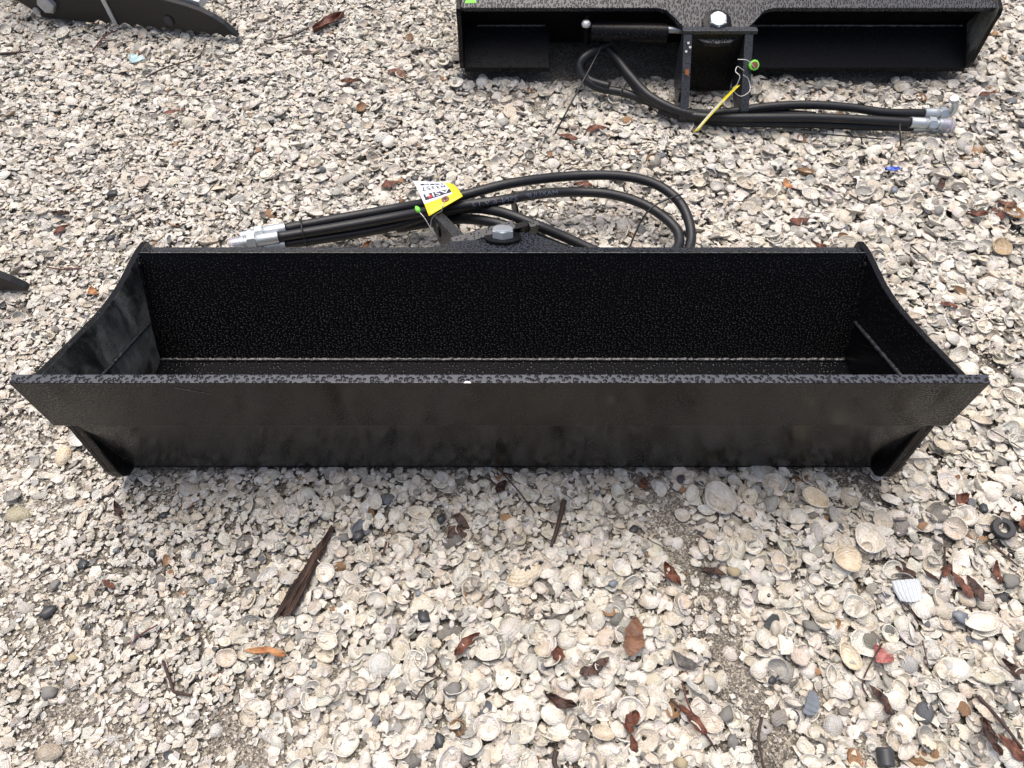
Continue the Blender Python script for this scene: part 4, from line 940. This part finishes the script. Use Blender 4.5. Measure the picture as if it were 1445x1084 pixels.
PB = [(586, 249, 18, 'pebble', 'dark blue grey pebble touching the far corner of the tag'), (152, 331, 16, 'pebble', 'dark pebble left of the bucket rear corner'), (138, 381, 14, 'pebble', 'dark pebble beside the bucket cheek at the left'),
 (83, 345, 13, 'pebble', 'small dark pebble nearest the black tooth tip'), (110, 792, 24, 'pebble', 'dark angular pebble in the left front'), (70, 820, 22, 'pebble_grey', 'grey pebble in the left front'), (60, 858, 26, 'pebble', 'largest dark flat stone at the left, half buried'),
 (266, 858, 18, 'pebble', 'black pebble left of the orange splinter'), (298, 818, 14, 'pebble_blue', 'blue grey pebble left of the bark stick'), (160, 772, 12, 'pebble_blue', 'small blue grey pebble in the left front'), (228, 722, 16, 'pebble', 'dark blue pebble below the left part of the bucket'),
 (212, 778, 18, 'pebble', 'dark grey pebble in front of the left part of the bucket'), (505, 755, 22, 'pebble', 'dark pebble right of the top of the bark stick'), (484, 757, 20, 'pebble_grey', 'grey pebble against the top of the bark stick'), (622, 728, 20, 'pebble', 'dark pebble left of the crinkled dark leaf'),
 (895, 745, 18, 'pebble', 'dark pebble left of the sandy streak'), (866, 823, 18, 'pebble_blue', 'blue grey smooth pebble left of the red brown leaf'), (640, 975, 30, 'pebble_grey', 'grey stone in the lower middle'), (620, 1046, 24, 'pebble', 'dark stone at the bottom, left of centre'),
 (1092, 958, 16, 'pebble', 'black pebble on the sandy streak'), (1385, 720, 20, 'pebble', 'dark pebble just left of the black washer'), (1352, 872, 26, 'pebble_blue', 'blue grey stone left of the large white oval shell'), (1425, 820, 34, 'pebble_grey', 'pale grey round stone near the right edge'),
 (1036, 806, 24, 'pebble_tan', 'yellow tan pebble on the sandy streak'), (1322, 300, 20, 'pebble_grey', 'grey pebble right of the bucket rear corner'), (1310, 395, 0, 'pebble_grey', ''), (1142, 330, 12, 'pebble', 'small black pebble behind the bucket flange'), (158, 270, 22, 'pebble', 'dark stone on the fine shells at the left'),
 (132, 300, 14, 'pebble_grey', 'grey green pebble on the fine shells at the left'), (536, 147, 14, 'pebble', 'dark grey pebble left of the rear bucket'), (653, 106, 16, 'pebble', 'dark pebble beneath the left end of the rear bucket'), (335, 52, 18, 'pebble_grey', 'grey pebble at the tip of the black thumb'),
 (62, 975, 28, 'pebble_grey', 'grey stone near the bottom left corner'), (590, 838, 12, 'pebble_blue', 'small blue pebble in front of the bucket'), (598, 872, 26, 'pebble', 'black stone left of the narrow orange leaf'), (442, 936, 14, 'pebble_blue', 'pale blue pebble below the orange splinter'), (560, 1048, 0, 'pebble', ''),
 (1025, 1008, 30, 'pebble_grey', 'pale grey stone left of the sandy streak, bottom'), (1035, 1046, 26, 'pebble_grey', 'grey green stone at the bottom beside the streak'), (960, 1078, 26, 'pebble_tan', 'yellow stone at the bottom edge'), (1262, 268, 18, 'pebble_blue', 'pale lilac pebble beyond the right half of the bucket'), (95, 925, 18, 'pebble_tan', 'rusty tan pebble in the lower left'),
 (995, 350, 16, 'pebble_grey', 'grey pebble behind the bucket flange near the hose loop'), (905, 325, 20, 'pebble_grey', 'grey stone inside the hose loop'), (880, 300, 0, 'pebble_blue', ''), (1144, 884, 26, 'pebble_grey', 'grey stone left of the pink chip')]
for (px, py, s, mt, lab) in PB:
    if s: pebble(px, py, s, mt, lab)
# black ring washer
p = P(1414, 747, .006); r_o = .0165
v, f = [], []; NS_ = 32
prof = [(r_o, 0), (r_o, .0065), (r_o-.0012, .0078), (.0085, .0078), (.0075, .0068), (.0075, 0)]
for k in range(NS_):
    a = 2*math.pi*k/NS_
    for (rr, z) in prof: v.append((rr*math.cos(a), rr*math.sin(a), z))
npf = len(prof)
for k in range(NS_):
    for i in range(npf): f.append((k*npf+i, ((k+1) % NS_)*npf+i, ((k+1) % NS_)*npf+(i+1) % npf, k*npf+(i+1) % npf))
o = link('ring_washer', mesh('ring_washer', v, f), M['washer']); o.location = (p.x, p.y, zat(p, .012)+.001); o.rotation_euler = (R(6), R(-5), 0)
tag(o, 'black rubber ring washer lying on shells near the right edge', 'washer'); LAND.append(('black washer', p))
# clear ribbed fragment
def ribbed(px, py, s, ang, mt, label, nrib=6, wy=.72):
    p = P(px, py, .004); d = s*(p.y*cp + H*sp_)/F; v, f = [], []; nx, ny = nrib*6, 6
    for j in range(ny+1):
        for i in range(nx+1):
            x, y = i/nx-.5, j/ny-.5
            v.append(Vector((x*(1 - .22*(y < 0)*abs(y)*2), y*wy - .10*(1-4*x*x)*(y < 0), .06*math.cos(2*math.pi*nrib*i/nx)*.6 + .18*(.25-x*x))))
    for j in range(ny):
        for i in range(nx): a = j*(nx+1)+i; f.append((a, a+1, a+nx+2, a+nx+1))
    vv, ff, sm = thicken(v, f, .06)
    me = mesh('ribbed', [q*d for q in vv], ff); me.polygons.foreach_set('use_smooth', sm)
    o = link('ribbed_fragment', me, M[mt]); o.location = (p.x, p.y, zat(p, .012) + .007); o.rotation_euler = (R(8), 0, R(ang)); tag(o, label, 'fragment'); LAND.append((label, p))
ribbed(1277, 836, 38, 5, 'ribbed', 'clear bluish ribbed fragment on shells at the right')
ribbed(1145, 993, 34, 62, 'pebble_blue', 'grey blue ribbed fragment beside the sandy streak', 4, .45)
leaf_obj(1258, 241, 20, 85, 'blue', 'small bright blue plastic scrap beyond the right end of the bucket', 6, 1.2, 'plastic_scrap', 'scrap')
leaf_obj(192, 77, 24, 60, 'aqua', 'pale aqua scrap below the black thumb', 5, 1.6, 'plastic_scrap', 'scrap')
p = P(1251, 1068, .004); me = lathe_mesh('stub', [(0, .009), (.002, .0105), (.020, .0105), (.022, .009)], (0, -.011, 0), (0, 1, 0), 18)
o = link('plastic_stub', me, M['pebble']); o.location = (p.x, p.y, zat(p, .01)+.007); o.rotation_euler = (R(8), 0, R(-4)); tag(o, 'dark grey round plastic stub at the bottom edge, right', 'stub')

# ------------------------------------------------------------------ the largest shells as things of their own
def colour_word(c):
    m_ = sum(c)/3
    if m_ > .69: return 'white'
    if c[0]-c[2] > .14: return 'tan'
    if m_ > .55: return 'cream'
    return 'grey' if m_ > .3 else 'dark'
SHORT = [('the bark stick', P(438, 798)), ('the largest tan leaf', P(892, 900)), ('the black ring washer', P(1414, 747)), ('the ribbed clear fragment', P(1277, 836)), ('the pink chip', P(1246, 922)),
         ('the thick straight twig', P(787, 738)), ('the bent twig', P(240, 965)), ('the narrow orange leaf', P(660, 910)), ('the crinkled dark leaf', P(640, 740)), ('the largest dark stone', P(60, 858)),
         ('the orange splinter', P(372, 919)), ('the yellow tan pebble', P(1036, 806)), ('the blue plastic scrap', P(1258, 241)), ('the black tooth tip', P(38, 409)), ('the front hose fittings', P(360, 335)),
         ('the yellow paper tag', P(615, 275)), ('the hose loop', P(900, 280)), ('the black thumb', P(250, 45)), ('the rear hose fittings', P(1330, 165)), ('the rear bracket', P(1010, 150)),
         ('the bucket left heel', P(165, 665)), ('the bucket right heel', P(1250, 665)), ('the bucket right front corner', P(1396, 540)), ('the bucket left front corner', P(14, 540)), ('the bucket right rear corner', P(1220, 345)),
         ('the long rust leaf', P(464, 32)), ('the small rust leaf', P(892, 1022)), ('the dark plastic stub', P(1251, 1068)), ('the rear bucket left end', P(655, 95)), ('the tan brown cup', P(1410, 355))]
info = []
for (rec, lab) in BIG:
    pos, rot, d, k, col, flip = rec; pv_ = Vector(pos)
    if lab: info.append([rec, lab, None, 0]); continue
    nm, q = min(SHORT, key=lambda s: (s[1]-pv_).xy.length); dd = pv_ - q
    if abs(dd.x) > abs(dd.y): where = 'right of' if dd.x > 0 else 'left of'
    else: where = 'behind' if dd.y > 0 else 'in front of'
    st = ('hollow up' if flip else 'domed up') if k < NB else 'lying flat'
    info.append([rec, None, (colour_word(col), KINDS[k][2], st, where + ' ' + nm), dd.xy.length])
ORD = ['nearest', 'second nearest', 'third nearest', 'fourth nearest', 'fifth nearest', 'sixth nearest']
from collections import defaultdict
by = defaultdict(list)
for e in info:
    if e[2]: by[e[2]].append(e)
for key, es in by.items():
    es.sort(key=lambda e: e[3])
    for i, e in enumerate(es):
        e[1] = '%s %s, %s, %s%s' % (key[0], key[1], key[2], (ORD[min(i, 5)] + ', ') if len(es) > 1 else '', key[3])
for rec, lab, _, _ in info:
    pos, rot, d, k, col, flip = rec
    o = bpy.data.objects.new('seashell', KINDS[k][0]); C.objects.link(o); o.location = pos; o.rotation_euler = rot; o.scale = (d, d*rng.uniform(.9, 1.1), d)
    o['tint'] = [float(max(.01, c)) for c in col]
    tag(o, lab, 'seashell', 'large loose seashells on the shell bed')
# print('SHELLS', npt, len(BIG), 'median height', float(np.median(hm[~keep_out])), 'mx', float(hm.max()))
